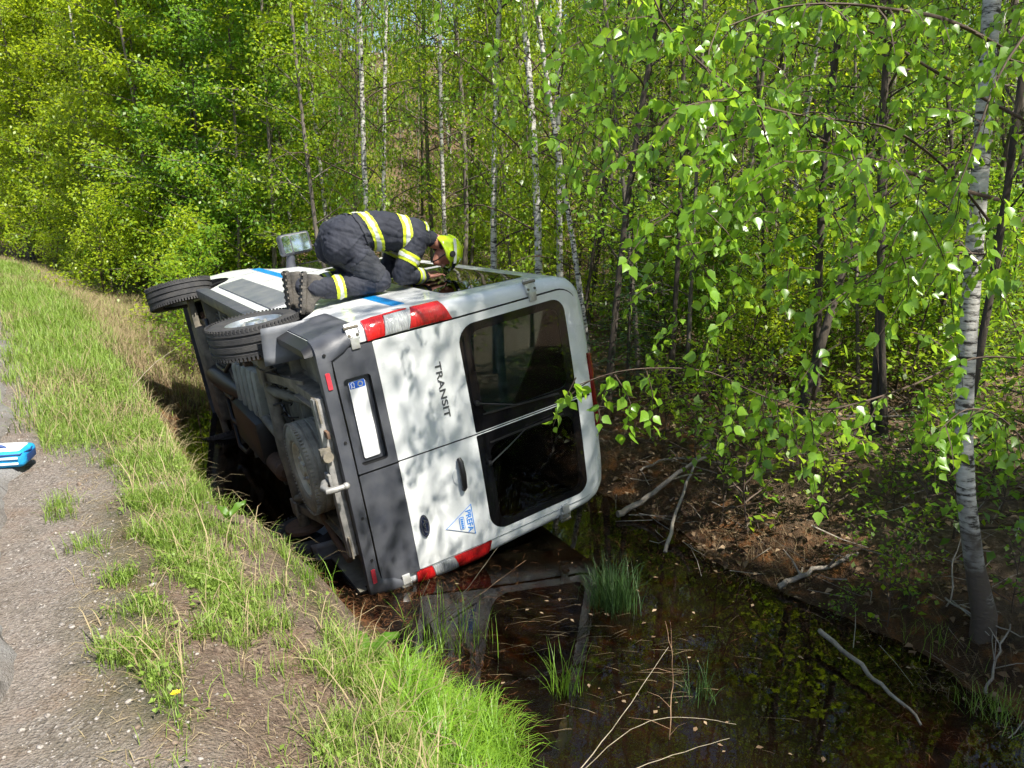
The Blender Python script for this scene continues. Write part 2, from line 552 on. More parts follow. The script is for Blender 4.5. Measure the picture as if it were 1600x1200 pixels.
# ditch water
def water_material():
    m, nt, b, L = _nt('water')
    n = nt.nodes
    tc = n.new('ShaderNodeTexCoord')
    t = n.new('ShaderNodeTexNoise'); t.inputs['Scale'].default_value = 7; t.inputs['Detail'].default_value = 3
    L.new(tc.outputs['Object'], t.inputs['Vector'])
    bp = n.new('ShaderNodeBump'); bp.inputs['Strength'].default_value = .05; bp.inputs['Distance'].default_value = .01
    L.new(t.outputs['Fac'], bp.inputs['Height'])
    gl = n.new('ShaderNodeBsdfGlossy'); gl.inputs['Roughness'].default_value = .015
    tr = n.new('ShaderNodeBsdfTransparent'); tr.inputs['Color'].default_value = (.46, .32, .17, 1)
    df = n.new('ShaderNodeBsdfDiffuse'); df.inputs['Color'].default_value = (.010, .008, .005, 1)
    L.new(bp.outputs[0], gl.inputs['Normal'])
    fr = n.new('ShaderNodeFresnel'); fr.inputs['IOR'].default_value = 1.5
    L.new(bp.outputs[0], fr.inputs['Normal'])
    m0 = n.new('ShaderNodeMixShader'); m0.inputs[0].default_value = .36
    L.new(tr.outputs[0], m0.inputs[1]); L.new(df.outputs[0], m0.inputs[2])
    m1 = n.new('ShaderNodeMixShader')
    L.new(fr.outputs[0], m1.inputs[0]); L.new(m0.outputs[0], m1.inputs[1]); L.new(gl.outputs[0], m1.inputs[2])
    L.new(m1.outputs[0], n['Material Output'].inputs['Surface'])
water_material()
ws, wt = np.meshgrid(np.linspace(0.9, 5.6, 20), np.linspace(-14, 15, 60), indexing='ij')
wi = np.arange(ws.size).reshape(ws.shape)
wme = np_mesh('water', np.stack([ws * UV[0] + wt * DV[0], ws * UV[1] + wt * DV[1], np.full_like(ws, WATER_Z)], -1).reshape(-1, 3),
              np.stack([wi[:-1, :-1], wi[1:, :-1], wi[1:, 1:], wi[:-1, 1:]], -1).reshape(-1, 4), 'water', smooth=True)
tag(link('ditch_water', wme), kind='structure')
# ------------------------------------------------------------------ materials of made things
mat('van_white', (.72, .74, .74), (.60, .61, .59), scale=2.6, detail=8, rough=.24, coat=.5, spec=.5, lo=.42, hi=.85, rough2=.42)
mat('body_plastic', (.040, .044, .056), (.075, .078, .088), scale=5, rough=.42, bump=.12, bscale=260, lo=.35, hi=.7, rough2=.62)
mat('trim_black', (.012, .012, .013), rough=.45)
mat('sky_sheen_plastic', (.09, .10, .12), (.15, .155, .165), scale=4, rough=.45, bump=.08, bscale=200)  # black plastic; the grey sheen of reflected sky is put into its colour
mat('tyre_rubber', (.022, .022, .024), (.060, .056, .052), scale=7, rough=.8, bump=.25, bscale=90, lo=.42, hi=.8)
mat('dusty_rubber', (.17, .158, .125), (.33, .30, .235), scale=8, rough=.9, bump=.25, bscale=90)
mat('steel_rim', (.42, .47, .52), (.30, .32, .33), scale=7, rough=.35, metal=.7)
mat('dirty_rim', (.40, .37, .27), (.62, .57, .43), scale=9, rough=.75, metal=.2)
mat('underbody', (.085, .080, .064), (.20, .185, .145), scale=6, detail=8, rough=.85, bump=.3, bscale=50)
mat('underbody_pale', (.20, .20, .165), (.34, .33, .27), scale=5, detail=8, rough=.8, bump=.2, bscale=40)
mat('chassis_steel', (.095, .088, .070), (.23, .20, .155), scale=9, detail=8, rough=.75, metal=.2, bump=.2, bscale=70)
mat('towbar_grey', (.18, .18, .175), (.34, .33, .31), scale=14, rough=.5, metal=.35)
mat('zinc', (.62, .63, .62), (.42, .41, .38), scale=18, rough=.4, metal=.55)
mat('rust', (.13, .075, .045), (.075, .045, .03), scale=20, rough=.85)
mat('lens_red', (.60, .014, .014), (.34, .006, .008), scale=5, rough=.14, coat=.8, bump=.5, bscale=6, stretch=(3, 3, 40))
mat('lens_red_dark', (.22, .008, .010), (.14, .006, .008), scale=30, rough=.12, coat=.8)
mat('lens_clear', (.44, .46, .46), (.20, .21, .22), scale=5, rough=.12, coat=.8, bump=.5, bscale=6, stretch=(3, 3, 40))
mat('reflector_red', (.62, .06, .08), (.50, .03, .05), scale=120, rough=.25)
mat('plate_white', (.82, .82, .82), rough=.4)
mat('plate_blue', (.015, .10, .50), rough=.35)
mat('plate_star', (.85, .70, .05), rough=.4)
mat('decal_blue', (.02, .20, .62), rough=.35)
mat('stripe_blue', (.006, .24, .60), rough=.3, coat=.4)
mat('badge_navy', (.012, .018, .045), rough=.2, coat=.6)
mat('badge_silver', (.55, .56, .58), rough=.25, metal=.9)
mat('lettering_grey', (.10, .105, .11), rough=.3, metal=.4)
mat('cabin_grey', (.52, .57, .55), (.40, .44, .42), scale=3, rough=.85)
mat('seat_cloth', (.07, .08, .085), (.13, .14, .145), scale=40, rough=.95)
mat('mirror_glass', (.75, .78, .80), rough=.04, metal=1.0)
mat('frit_black', (.006, .006, .007), rough=.06, spec=.6)
def glass_material(name, tint, refl=1.45):
    m, nt, b, L = _nt(name)
    n = nt.nodes
    gl = n.new('ShaderNodeBsdfGlossy'); gl.inputs['Roughness'].default_value = .02
    tr = n.new('ShaderNodeBsdfTransparent'); tr.inputs['Color'].default_value = rgb(tint)
    fr = n.new('ShaderNodeFresnel'); fr.inputs['IOR'].default_value = refl
    mx = n.new('ShaderNodeMixShader')
    L.new(fr.outputs[0], mx.inputs[0]); L.new(tr.outputs[0], mx.inputs[1]); L.new(gl.outputs[0], mx.inputs[2])
    L.new(mx.outputs[0], n['Material Output'].inputs['Surface'])
glass_material('tinted_glass', (.66, .80, .77), 1.75)
glass_material('privacy_glass', (.22, .30, .28), 2.0)

# ------------------------------------------------------------------ the van: x to its right, y forward from the rear doors, z up; it lies on its right side
RVAN = Matrix(((.1507, -.4995, .8531), (.0554, .8658, .4972), (-.987, -.0277, .1582)))
q = RVAN.to_quaternion().normalized()
van = empty('van', (-1.513, 4.723, -.321))
van.rotation_mode = 'QUATERNION'
van.rotation_quaternion = q
VANM = Matrix.Translation(van.location) @ q.to_matrix().to_4x4()
def VW(x, y, z): return VANM @ Vector((x, y, z))
tag(van, 'white panel van lying on its side in the ditch, wheels facing the road', 'van')

HWZ = [.40, .46, .54, .65, .9, 1.1, 1.35, 1.45, 1.9, 2.2, 2.40, 2.50, 2.57, 2.62, 2.65, 2.665]
HWX = [.905, .930, .952, .975, .995, 1.0, .996, .992, .982, .972, .955, .925, .87, .785, .67, .52]
YRZ = [.40, 1.5, 2.42, 2.51, 2.585, 2.63, 2.655, 2.665]
YRY = [.015, .015, .062, .075, .10, .15, .24, .36]
YFZ = [.40, .52, .62, .85, 1.0, 1.12, 1.20, 1.27, 1.33, 2.36, 2.48, 2.56, 2.62, 2.665]
YFY = [5.40, 5.50, 5.53, 5.51, 5.44, 5.30, 5.08, 4.82, 4.62, 3.86, 3.74, 3.58, 3.40, 3.15]
hw = lambda z: float(np.interp(z, HWZ, HWX))
yr = lambda z: float(np.interp(z, YRZ, YRY))
yf = lambda z: float(np.interp(z, YFZ, YFY))
RC = 0.085
def rear_y(x, z, off=0.0):
    """rear surface: bowed across, pulled round at the corners"""
    h = hw(z)
    a = abs(x) / h
    y = yr(z) + .028 * a * a
    return y - off
def ring(z):
    h = hw(z); y0 = yr(z); y1 = yf(z); r = RC if z < 2.57 else RC + (z - 2.57) * 2
    pts = []
    for k in range(13):
        x = -(h - r) + 2 * (h - r) * k / 12
        pts.append((x, y0 + .028 * (x / h) ** 2))
    yb = y0 + .028 * ((h - r) / h) ** 2
    for k in range(1, 7):
        a = -90 + 90 * k / 6
        pts.append((h - r + r * math.cos(math.radians(a)), yb + r + r * math.sin(math.radians(a))))
    rf = .38
    for k in range(1, 25):
        pts.append((h, yb + r + (y1 - rf - yb - r) * k / 24))
    wf = h - .30
    for k in range(1, 9):
        a = 90 * k / 8
        pts.append((h - .30 + .30 * math.cos(math.radians(a)), y1 - rf + rf * math.sin(math.radians(a))))
    for k in range(1, 9):
        x = wf - 2 * wf * k / 8
        pts.append((x, y1 + .03 * (1 - (x / wf) ** 2)))
    left = [(-x, y) for x, y in pts[13:13 + 6 + 24 + 7]]
    pts += left[::-1]
    return pts
levels = [.40, .43, .48, .54, .6, .66, .74, .82, .9, .98, 1.06, 1.12, 1.2, 1.27, 1.33, 1.42, 1.52, 1.65, 1.8, 1.95, 2.1, 2.2, 2.30, 2.40, 2.45, 2.50, 2.54, 2.575, 2.60, 2.622, 2.64, 2.655, 2.665]
mb = MB()
rings = [ring(z) for z in levels]
NR = len(rings[0])
vs = [(x, y, z) for rg, z in zip(rings, levels) for x, y in rg]
fs = [(i * NR + k, i * NR + (k + 1) % NR, (i + 1) * NR + (k + 1) % NR, (i + 1) * NR + k) for i in range(len(levels) - 1) for k in range(NR)]
fs.append(tuple(range(NR))[::-1]); fs.append(tuple((len(levels) - 1) * NR + k for k in range(NR)))
mb.add(vs, fs)
body = mb.mesh('body', ['van_white', 'cabin_grey', 'trim_black', 'underbody'], smooth=0)
def cyl_cutter(x0, x1, y, z, r, m, n=40):
    c = MB(); c.lathe([(x0, 0.0001), (x0, r), (x1, r), (x1, 0.0001)], n=n, axis='x', c=(0, y, z))
    me = c.mesh('cut', m, smooth=0)
    bm = bmesh.new(); bm.from_mesh(me); bmesh.ops.remove_doubles(bm, verts=bm.verts, dist=.002); bm.to_mesh(me); bm.free()
    return me
def box_cutter(x0, x1, y0, y1, z0, z1, m, bev=0.0):
    c = MB(); c.box(((x0 + x1) / 2, (y0 + y1) / 2, (z0 + z1) / 2), (x1 - x0, y1 - y0, z1 - z0), bev=bev)
    return c.mesh('cut', m, smooth=0)
WR, WY0, WY1, WZ = .352, 1.17, 4.50, .352
DX, DZ0, DZ1 = .872, .56, 2.555                                    # rear door opening
cutters = [cyl_cutter(s * .60, s * 1.3, y, WZ + .02, .43, 'trim_black') for s in (-1, 1) for y in (WY0, WY1)]
cutters.append(box_cutter(-.84, .84, -.3, 3.4, .74, 2.40, 'cabin_grey', bev=.03))
rear_cut = MB(); rear_cut.prism(rrect(-DX, DX, .45, DZ1, (.02, .02, .20, .20), 8), lambda u, v, t: (u, t, v), -.4, .10)
cutters.append(rear_cut.mesh('cut', 'trim_black', smooth=0))
cutters.append(box_cutter(-.86, .86, -.4, 4.0, .30, .56, 'underbody'))      # open belly between the sills
SIDEWIN = [(.34, 1.78, 1.58, 2.26), (1.92, 3.30, 1.56, 2.27)]
for (a, b_, c_, d_) in SIDEWIN:
    for s in (-1, 1):
        w = MB(); w.prism(rrect(a, b_, c_, d_, .09, 5), lambda u, v, t: (t, u, v), s * .7, s * 1.3)
        cutters.append(w.mesh('cut', 'trim_black', smooth=0))
body2 = boolean(body, cutters)
for p_ in body2.polygons:
    if p_.material_index == 0 and p_.center.z < .50: p_.material_index = 2
shade(body2, 32)
link('body', body2, van)

def rear_panel(outline_prism, thick, off, mats, name, holes=(), zlo=.45, zhi=2.60, xlo=-.93, xhi=.93):
    """slab that follows the curved rear, trimmed to an outline"""
    nx, nz = 25, 42
    us = np.linspace(xlo, xhi, nx); vs_ = np.linspace(zlo, zhi, nz)
    V = [(x, rear_y(x, z, off), z) for x in us for z in vs_] + [(x, rear_y(x, z, off) + thick, z) for x in us for z in vs_]
    Fq = []
    N = nx * nz
    for i in range(nx - 1):
        for j in range(nz - 1):
            a, b_, c_, d_ = i * nz + j, (i + 1) * nz + j, (i + 1) * nz + j + 1, i * nz + j + 1
            Fq.append((a, b_, c_, d_)); Fq.append((N + d_, N + c_, N + b_, N + a))
    for i in range(nx - 1):
        for j in (0, nz - 1):
            a, b_ = i * nz + j, (i + 1) * nz + j
            Fq.append((a, N + a, N + b_, b_) if j == 0 else (b_, N + b_, N + a, a))
    for j in range(nz - 1):
        for i in (0, nx - 1):
            a, b_ = i * nz + j, i * nz + j + 1
            Fq.append((a, b_, N + b_, N + a) if i == 0 else (N + a, N + b_, b_, a))
    m_ = MB(); m_.add(V, Fq)
    me = m_.mesh(name, mats, smooth=0)
    def pr(poly):
        c = MB(); c.prism(poly, lambda u, v, t: (u, t, v), -.35, .5)
        return c.mesh('cut', 'trim_black', smooth=0)
    me = boolean(me, [pr(outline_prism)], 'INTERSECT')
    if holes: me = boolean(me, [pr(h) for h in holes])
    return shade(me, 30)
ZS = .853                                                          # black below, white above
WIN = {-1: rrect(-.805, -.012, 1.47, 2.40, (.14, .012, .012, .11), 7), 1: rrect(.012, .805, 1.47, 2.40, (.012, .14, .11, .012), 7)}
door_out = {-1: rrect(-.862, -.005, ZS + .002, 2.545, (.01, .006, .006, .19), 8), 1: rrect(.005, .862, ZS + .002, 2.545, (.006, .01, .19, .006), 8)}
# the glazed area is one black-bordered pane per door
PANE = {-1: rrect(-.745, -.115, 1.56, 2.33, .08, 6), 1: rrect(.115, .745, 1.56, 2.33, .08, 6)}
doors = {}
for s, nm in ((-1, 'left'), (1, 'right')):
    d = link('rear_door', rear_panel(door_out[s], .05, .012, ['van_white', 'trim_black'], 'rear_door', holes=[WIN[s]]), van)
    doors[s] = d
    d['label'] = 'white rear door with the model lettering' if s < 0 else 'white rear door with handle, oval badge and triangular sticker'
    link('window_border', rear_panel(WIN[s], .008, .014, ['frit_black'], 'window_border', holes=[PANE[s]]), d)
    link('window_pane', rear_panel(PANE[s], .006, .0135, ['tinted_glass'], 'window_pane'), d)
    low = rrect(-.862, -.006, .562, ZS - .003, (.02, .006, .006, .006), 4) if s < 0 else rrect(.006, .862, .562, ZS - .003, (.006, .02, .006, .006), 4)
    hl = [rrect(-.665, -.055, .60, .79, .025, 4)] if s < 0 else []
    link('lower_door_panel', rear_panel(low, .05, .024, ['body_plastic'], 'lower_door_panel', holes=hl), van)
# a seal behind the glazing joint
sb = MB(); sb.box((0, .075, 1.62), (.034, .05, 1.80)); sb.build('door_seal', 'trim_black', van)

def on_rear(u, v, off):                                            # point on the rear surface
    return (u, rear_y(u, v, off), v)
def rear_decal(poly_or_mesh, mats, name, parent, x, z, rot=0.0, scale=(1, 1), off=.0165, t=.0015):
    """flat piece laid on the rear surface: local +u runs along the van's +x, +v up"""
    ca, sa = math.cos(rot), math.sin(rot)
    def put(u, v, w):
        u *= scale[0]; v *= scale[1]
        X = x + u * ca - v * sa; Z = z + u * sa + v * ca
        return (X, rear_y(X, Z, off) - w, Z)
    m_ = MB()
    if isinstance(poly_or_mesh, bpy.types.Mesh):
        m_.add([put(v.co.x, v.co.y, v.co.z) for v in poly_or_mesh.vertices], [tuple(p.vertices) for p in poly_or_mesh.polygons])
    else:
        m_.prism(poly_or_mesh, put, 0, t)
    return m_.build(name, mats, parent, smooth=20)
# number plate in its recess on the left door
pl = MB(); pl.box((-.36, .0545, .695), (.60, .02, .185)); pl.build('plate_recess', 'body_plastic', van)
pm = MB(); pm.prism(rrect(-.632, -.088, .638, .752, .012, 3), lambda u, v, t: (u, t, v), .030, .044)
plate = pm.build('number_plate', 'plate_white', van)
pm = MB(); pm.prism(rrect(-.630, -.582, .641, .749, .008, 3), lambda u, v, t: (u, t, v), .0285, .0295); pm.build('plate_band', 'plate_blue', plate)
tm = textmesh('CZ', .034, 0, .0006)
m_ = MB(); m_.add([(-.606 + v.co.x, .0275, .662 + v.co.y) for v in tm.vertices], [tuple(p.vertices) for p in tm.polygons]); m_.build('plate_letters', 'plate_white', plate, smooth=0)
for k in range(12):
    a = math.pi * 2 * k / 12
    st_ = MB(); st_.prism([(.0042 * math.sin(i * math.pi / 5) * (1 if i % 2 == 0 else .42), .0042 * math.cos(i * math.pi / 5) * (1 if i % 2 == 0 else .42)) for i in range(10)],
                          lambda u, v, t: (-.606 + .016 * math.cos(a) + u, t, .716 + .016 * math.sin(a) + v), .0273, .0280)
    st_.build('plate_star', 'plate_star', plate, smooth=0)
# model lettering, badge, sticker
tm = textmesh('TRANSIT', .105, .0015, .0012)
rear_decal(tm, 'lettering_grey', 'lettering', doors[-1], -.40, 1.275, 0, (.98, .62), off=.0155)
ov = [(.088 * math.cos(2 * math.pi * k / 32), .036 * math.sin(2 * math.pi * k / 32)) for k in range(32)]
bd = rear_decal(ov, 'badge_navy', 'oval_badge', doors[1], .537, .948, t=.008)
m_ = MB()
for k in range(40):
    pass
ringv = []
for k in range(40):
    a = 2 * math.pi * k / 40
    for (rx, rz) in ((.080, .0295), (.076, .0262)):
        X = .537 + rx * math.cos(a); Z = .948 + rz * math.sin(a)
        ringv.append((X, rear_y(X, Z, .0165) - .0095, Z))
m_.add(ringv, [(2 * k, 2 * k + 1, (2 * k + 3) % 80, (2 * k + 2) % 80) for k in range(40)])
m_.build('badge_ring', 'badge_silver', bd, smooth=0)
tm = textmesh('Ford', .052, .001, .0)
for v in tm.vertices: v.co.x += v.co.y * .35
rear_decal(tm, 'badge_silver', 'badge_script', bd, .537, .949, 0, (1.05, .70), off=.026)
def tri(k): return [(-.125 * k, .118 * k - .015), (.125 * k, .118 * k - .015), (0, -.112 * k - .015)]
stk = rear_decal(tri(1.0), 'decal_blue', 'triangle_sticker', doors[1], .632, 1.23, off=.0150)
rear_decal(tri(.93), 'van_white', 'sticker_field', stk, .632, 1.23, off=.0172)
tm = textmesh('PREFA', .066, .0004, .0016)
rear_decal(tm, 'decal_blue', 'sticker_letters', stk, .632, 1.295, 0, (.98, .92), off=.0195)
bx = rear_decal(rrect(-.052, .052, -.021, .021, .012, 4), 'decal_blue', 'sticker_box', stk, .632, 1.235, off=.0190)
rear_decal(rrect(-.046, .046, -.016, .016, .008, 4), 'van_white', 'sticker_box_field', stk, .632, 1.235, off=.0212)
for k in range(5):
    rear_decal(rrect(-.006, .006, -.010, .010, .002, 2), 'decal_blue', 'sticker_stroke', stk, .632 - .034 + .017 * k, 1.235, off=.0232)
# handle on the right door
cup = [(.060 * math.cos(2 * math.pi * k / 24), .034 * math.sin(2 * math.pi * k / 24)) for k in range(24)]
hd = rear_decal(cup, 'van_white', 'door_handle', doors[1], .262, 1.262, off=.0165, t=.003)
hp = MB()
hp.tube([on_rear(.128, 1.297, .022), on_rear(.15, 1.298, .042), on_rear(.25, 1.297, .055), on_rear(.35, 1.296, .042), on_rear(.375, 1.295, .022)], [.016, .021, .022, .021, .016], 10)
hp.build('grip', 'trim_black', hd)
# wipers
for (px_, pz_, tx, tz, bl) in ((-.232, 1.515, -.115, 1.86, .23), (.245, 1.535, .085, 1.88, .23)):
    w = MB()
    w.lathe([(0, .0001), (0, .020), (-.026, .017), (-.030, .0001)], 16, 'y', (px_, rear_y(px_, pz_, .018), pz_))
    w.tube([on_rear(px_, pz_, .04), on_rear((px_ + tx) / 2, (pz_ + tz) / 2, .045), on_rear(tx, tz, .034)], [.007, .006, .004], 6)
    wp = w.build('wiper', 'trim_black', van)
    b_ = MB(); b_.box((0, 0, 0), (.012, .014, .62))
    rotb = Matrix.Rotation(math.radians(3 if px_ < 0 else -2), 3, 'Y')
    b_2 = MB(); b_2.box((tx + (-.0 if px_ < 0 else .0), rear_y(tx, tz, .028), tz + .02), (.010, .016, .66), rotb); b_2.build('wiper_blade', 'trim_black', wp)
# hinges on the corner posts
for (s, z, m2) in ((-1, .735, 'zinc'), (-1, 2.13, 'zinc'), (1, .735, 'zinc'), (1, 2.15, 'zinc')):
    h_ = MB()
    x = s * (hw(z) - .045)
    yb = rear_y(x, z)
    h_.box((x + s * .018, yb + .0, z), (.11, .034, .085), Matrix.Rotation(s * math.radians(24), 3, 'Z'), .008)
    h_.box((x - s * .055, yb - .028, z), (.075, .026, .060), None, .006)
    hb = h_.build('door_hinge', m2, van)
    k_ = MB()
    for dz in (-.028, .028): k_.lathe([(0, .0001), (0, .011), (-.016, .009), (-.016, .0001)], 8, 'y', (x - s * .002, yb - .020, z + dz))
    k_.tube([(x + s * .048, yb - .004, z - .05), (x + s * .048, yb - .004, z + .05)], .011, 8)
    k_.build('hinge_bolt', 'chassis_steel', hb)
# tail lights wrapped round the corner posts
def corner(s, z, a, off):
    """a: metres along the skin from the inner end on the rear face round to the flank"""
    h = hw(z); r = RC
    yb = yr(z) + .028 * ((h - r) / h) ** 2
    L0 = .075; L1 = r * math.pi / 2
    if a < L0:
        x = h - r - L0 + a; y = yr(z) + .028 * (x / h) ** 2; nx, ny = 0, -1
    elif a < L0 + L1:
        th = (a - L0) / r
        nx, ny = math.sin(th), -math.cos(th)
        x = h - r + r * nx; y = yb + r + r * ny
    else:
        x = h; y = yb + r + (a - L0 - L1); nx, ny = 1, 0
    return (s * (x + nx * off), y + ny * off, z)
def lens(s, z0, z1, a0, a1, mats, name, parent, off=.020, sl0=0.0, sl1=0.0):
    """sl: how far the two ends slant across the lens"""
    m_ = MB(); na, nz = 12, 7
    def pt(i, j, o):
        f = i / (na - 1); g = j / (nz - 1)
        a = a0 + (a1 - a0) * f
        z = (z0 + sl0 * (f - .5)) * (1 - g) + (z1 + sl1 * (f - .5)) * g
        e = 1.0 if (0 < i < na - 1 and 0 < j < nz - 1) else .8
        return corner(s, z, a, o * e)
    out = [pt(i, j, off) for i in range(na) for j in range(nz)]; inn = [pt(i, j, -.01) for i in range(na) for j in range(nz)]
    N = na * nz; fq = []
    for i in range(na - 1):
        for j in range(nz - 1):
            fq.append((i * nz + j, (i + 1) * nz + j, (i + 1) * nz + j + 1, i * nz + j + 1))
    for i in range(na - 1):
        for j in (0, nz - 1): fq.append((i * nz + j, (i + 1) * nz + j, N + (i + 1) * nz + j, N + i * nz + j))
    for j in range(nz - 1):
        for i in (0, na - 1): fq.append((i * nz + j, i * nz + j + 1, N + i * nz + j + 1, N + i * nz + j))
    m_.add(out + inn, fq)
    return m_.build(name, mats, parent, smooth=40)
for s in (-1, 1):
    red = 'lens_red' if s < 0 else 'lens_red'
    tl = lens(s, .825, .965, .040, .185, red, 'tail_light', van, sl1=.03)
    lens(s, .970, 1.155, .040, .168, 'lens_clear', 'clear_lens', tl, off=.018, sl0=.03, sl1=.05)
    lens(s, 1.160, 1.425, .040, .185, red, 'red_lens', tl, sl0=.05, sl1=-.06)
    lens(s, .968, 1.158, .170, .186, red, 'red_edge', tl, off=.018)
# rear bumper with raised corners running along the flanks to the wheel arch
bp_ = MB()
def bump_path(z, off):
    h = hw(max(z, .5)) + off
    pts = []
    r = .13
    y0 = -.035 - off * .3
    for k in range(9):
        a = k / 8
        pts.append((-(h), .74 - a * (.74 - (y0 + r + .03)) * 1.0))
    for k in range(1, 7):
        th = math.radians(90 * k / 6)
        pts.append((-h + r - r * math.cos(th), y0 + r + .03 - r * math.sin(th)))
    n = 16
    xs = -h + r
    for k in range(1, n):
        x = xs + (-2 * xs) * k / n
        pts.append((x, y0 + .03 * (x / xs) ** 2))
    pts += [(-x, y) for x, y in pts[:15][::-1]]
    return pts
def ztop(x, y):
    # low across the doors, swept up at the corners
    if y > .05: return .80 + .02 * min(1, y)
    f = min(max((abs(x) - .80) / .10, 0), 1)
    return .548 + (.80 - .548) * (f * f * (3 - 2 * f))
prof = [(0.0, -.045), (0.03, 0.004), (.3, .010), (.62, .010), (.88, .008), (.97, -.004), (1.0, -.035)]
base = bump_path(.5, 0)
vs = []
nb = len(base)
for f, o in prof:
    for i, (x, y) in enumerate(base):
        zt = ztop(x, y); z0 = .455 + (.0 if y < .2 else .02)
        # outward direction
        nx = (x / .95) ** 5 if abs(x) > .5 else 0; ny = -1 if y < .08 else (0 if y > .18 else -(0.18 - y) / .1)
        l = math.hypot(nx, ny) or 1
        hz = hw(max(z0 + (zt - z0) * f, .5)) - hw(.5)
        vs.append((x + nx / l * o + (math.copysign(hz, x) if abs(x) > .85 else 0), y + ny / l * o, z0 + (zt - z0) * f))
fs = [(i * nb + k, i * nb + k + 1, (i + 1) * nb + k + 1, (i + 1) * nb + k) for i in range(len(prof) - 1) for k in range(nb - 1)]
bp_.add(vs, fs)
bumper = bp_.build('rear_bumper', 'body_plastic', van, smooth=50)
for x in (-.69, .745):
    r_ = MB(); r_.prism(rrect(x - .055, x + .055, .487, .517, .006, 3), lambda u, v, t: (u, -.035 + .03 * (u / .82) ** 2 - .012 + t, v), -.006, .004); r_.build('reflector', 'reflector_red', bumper)
for x in (-.86, -.264, .29, .62):
    r_ = MB(); r_.lathe([(0, .0001), (0, .012), (-.007, .010), (-.007, .0001)], 10, 'y', (x, -.044 + .03 * (x / .82) ** 2, .512)); r_.build('bumper_bolt', 'trim_black', bumper)
# high-level brake light on the roof edge
hl_ = MB(); hl_.box((0, .098, 2.585), (.62, .05, .030), Matrix.Rotation(math.radians(-35), 3, 'X'), .008); hl_.build('high_brake_light', 'lens_red_dark', van)

# flank glass, mouldings, stripes
def flank(s, poly, off, thick, mats, name, parent, step=.12):
    """panel lying on the flank: poly in (y, z)"""
    ys = [p[0] for p in poly]; zs = [p[1] for p in poly]
    g = MB()
    us = np.linspace(min(ys) - .01, max(ys) + .01, 6); vv = np.linspace(min(zs) - .01, max(zs) + .01, 12)
    nv = len(vv); N = len(us) * nv
    V = [(s * (hw(z) + off), y, z) for y in us for z in vv] + [(s * (hw(z) + off - thick), y, z) for y in us for z in vv]
    Fq = []
    for i in range(len(us) - 1):
        for j in range(nv - 1):
            a, b2, c2, d2 = i * nv + j, (i + 1) * nv + j, (i + 1) * nv + j + 1, i * nv + j + 1
            Fq += [(a, b2, c2, d2), (N + d2, N + c2, N + b2, N + a)]
    for i in range(len(us) - 1):
        for j in (0, nv - 1): a, b2 = i * nv + j, (i + 1) * nv + j; Fq.append((a, N + a, N + b2, b2))
    for j in range(nv - 1):
        for i in (0, len(us) - 1): a, b2 = i * nv + j, i * nv + j + 1; Fq.append((a, b2, N + b2, N + a))
    g.add(V, Fq)
    me = g.mesh(name, mats, smooth=0)
    c = MB(); c.prism(poly, lambda u, v, t: (t, u, v), s * .6, s * 1.3)
    me = boolean(me, [c.mesh('cut', mats, smooth=0)], 'INTERSECT')
    return link(name, shade(me, 30), parent)
for s in (-1, 1):
    for (a, b2, c2, d2) in SIDEWIN:
        w = flank(s, rrect(a - .005, b2 + .005, c2 - .005, d2 + .005, .09, 5), .004, .006, ['privacy_glass'], 'side_window', van)
    # front door window, opaque tint at the rear edge
    fw = flank(s, [(3.42, 1.56), (4.28, 1.50), (4.18, 1.62), (3.80, 2.20), (3.46, 2.26)], .006, .02, ['frit_black'], 'front_window', van)
    flank(s, [(1.66, .60), (3.98, .60), (3.98, .86), (1.66, .86)], .014, .03, ['sky_sheen_plastic'], 'side_moulding', van)
    # seams of the sliding and cab doors
    for y in (1.85, 3.36, 4.40):
        flank(s, [(y - .005, .50), (y + .005, .50), (y + .005, 2.34), (y - .005, 2.34)], .0015, .012, ['trim_black'], 'door_seam', van)
    for (y0, y1, z0, z1) in ((.33, 1.02, 1.150, 1.150), (1.60, 4.75, 1.120, 1.125)):
        flank(s, [(y0, z0), (y1, z1), (y1, z1 + .095), (y0, z0 + .095)], .003, .008, ['stripe_blue'], 'side_stripe', van)
    sl_ = MB(); sl_.box((s * .935, 2.83, .435), (.10, 2.45, .12), None, .02); sl_.build('sill', 'body_plastic', van)
# windscreen
ws_ = MB()
ws_.grid(lambda u, z: (u * (hw(z) - .10 - .02 * (z - 1.4)), yf(z) + .03 * (1 - u * u) + .006 - .16 * abs(u) ** 5, z), np.linspace(-1, 1, 13), np.linspace(1.36, 2.33, 8))
ws_.build('windscreen', 'frit_black', van)
fb = MB()
fb.grid(lambda u, z: (u * .93, 5.56 - .30 * abs(u) ** 6, z), np.linspace(-1, 1, 15), np.linspace(.36, .80, 5)); fb.build('front_bumper', 'body_plastic', van)
for s in (-1, 1):
    hl2 = MB(); hl2.box((s * .76, 5.36, .98), (.26, .22, .24), Matrix.Rotation(s * math.radians(-30), 3, 'Z'), .05); hl2.build('headlight', 'lens_clear', van)
# roof ribs
for x in (-.45, -.15, .15, .45):
    rb = MB(); rb.box((x, 2.0, 2.668), (.09, 2.6, .016), None, .006); rb.build('roof_rib', 'van_white', van)

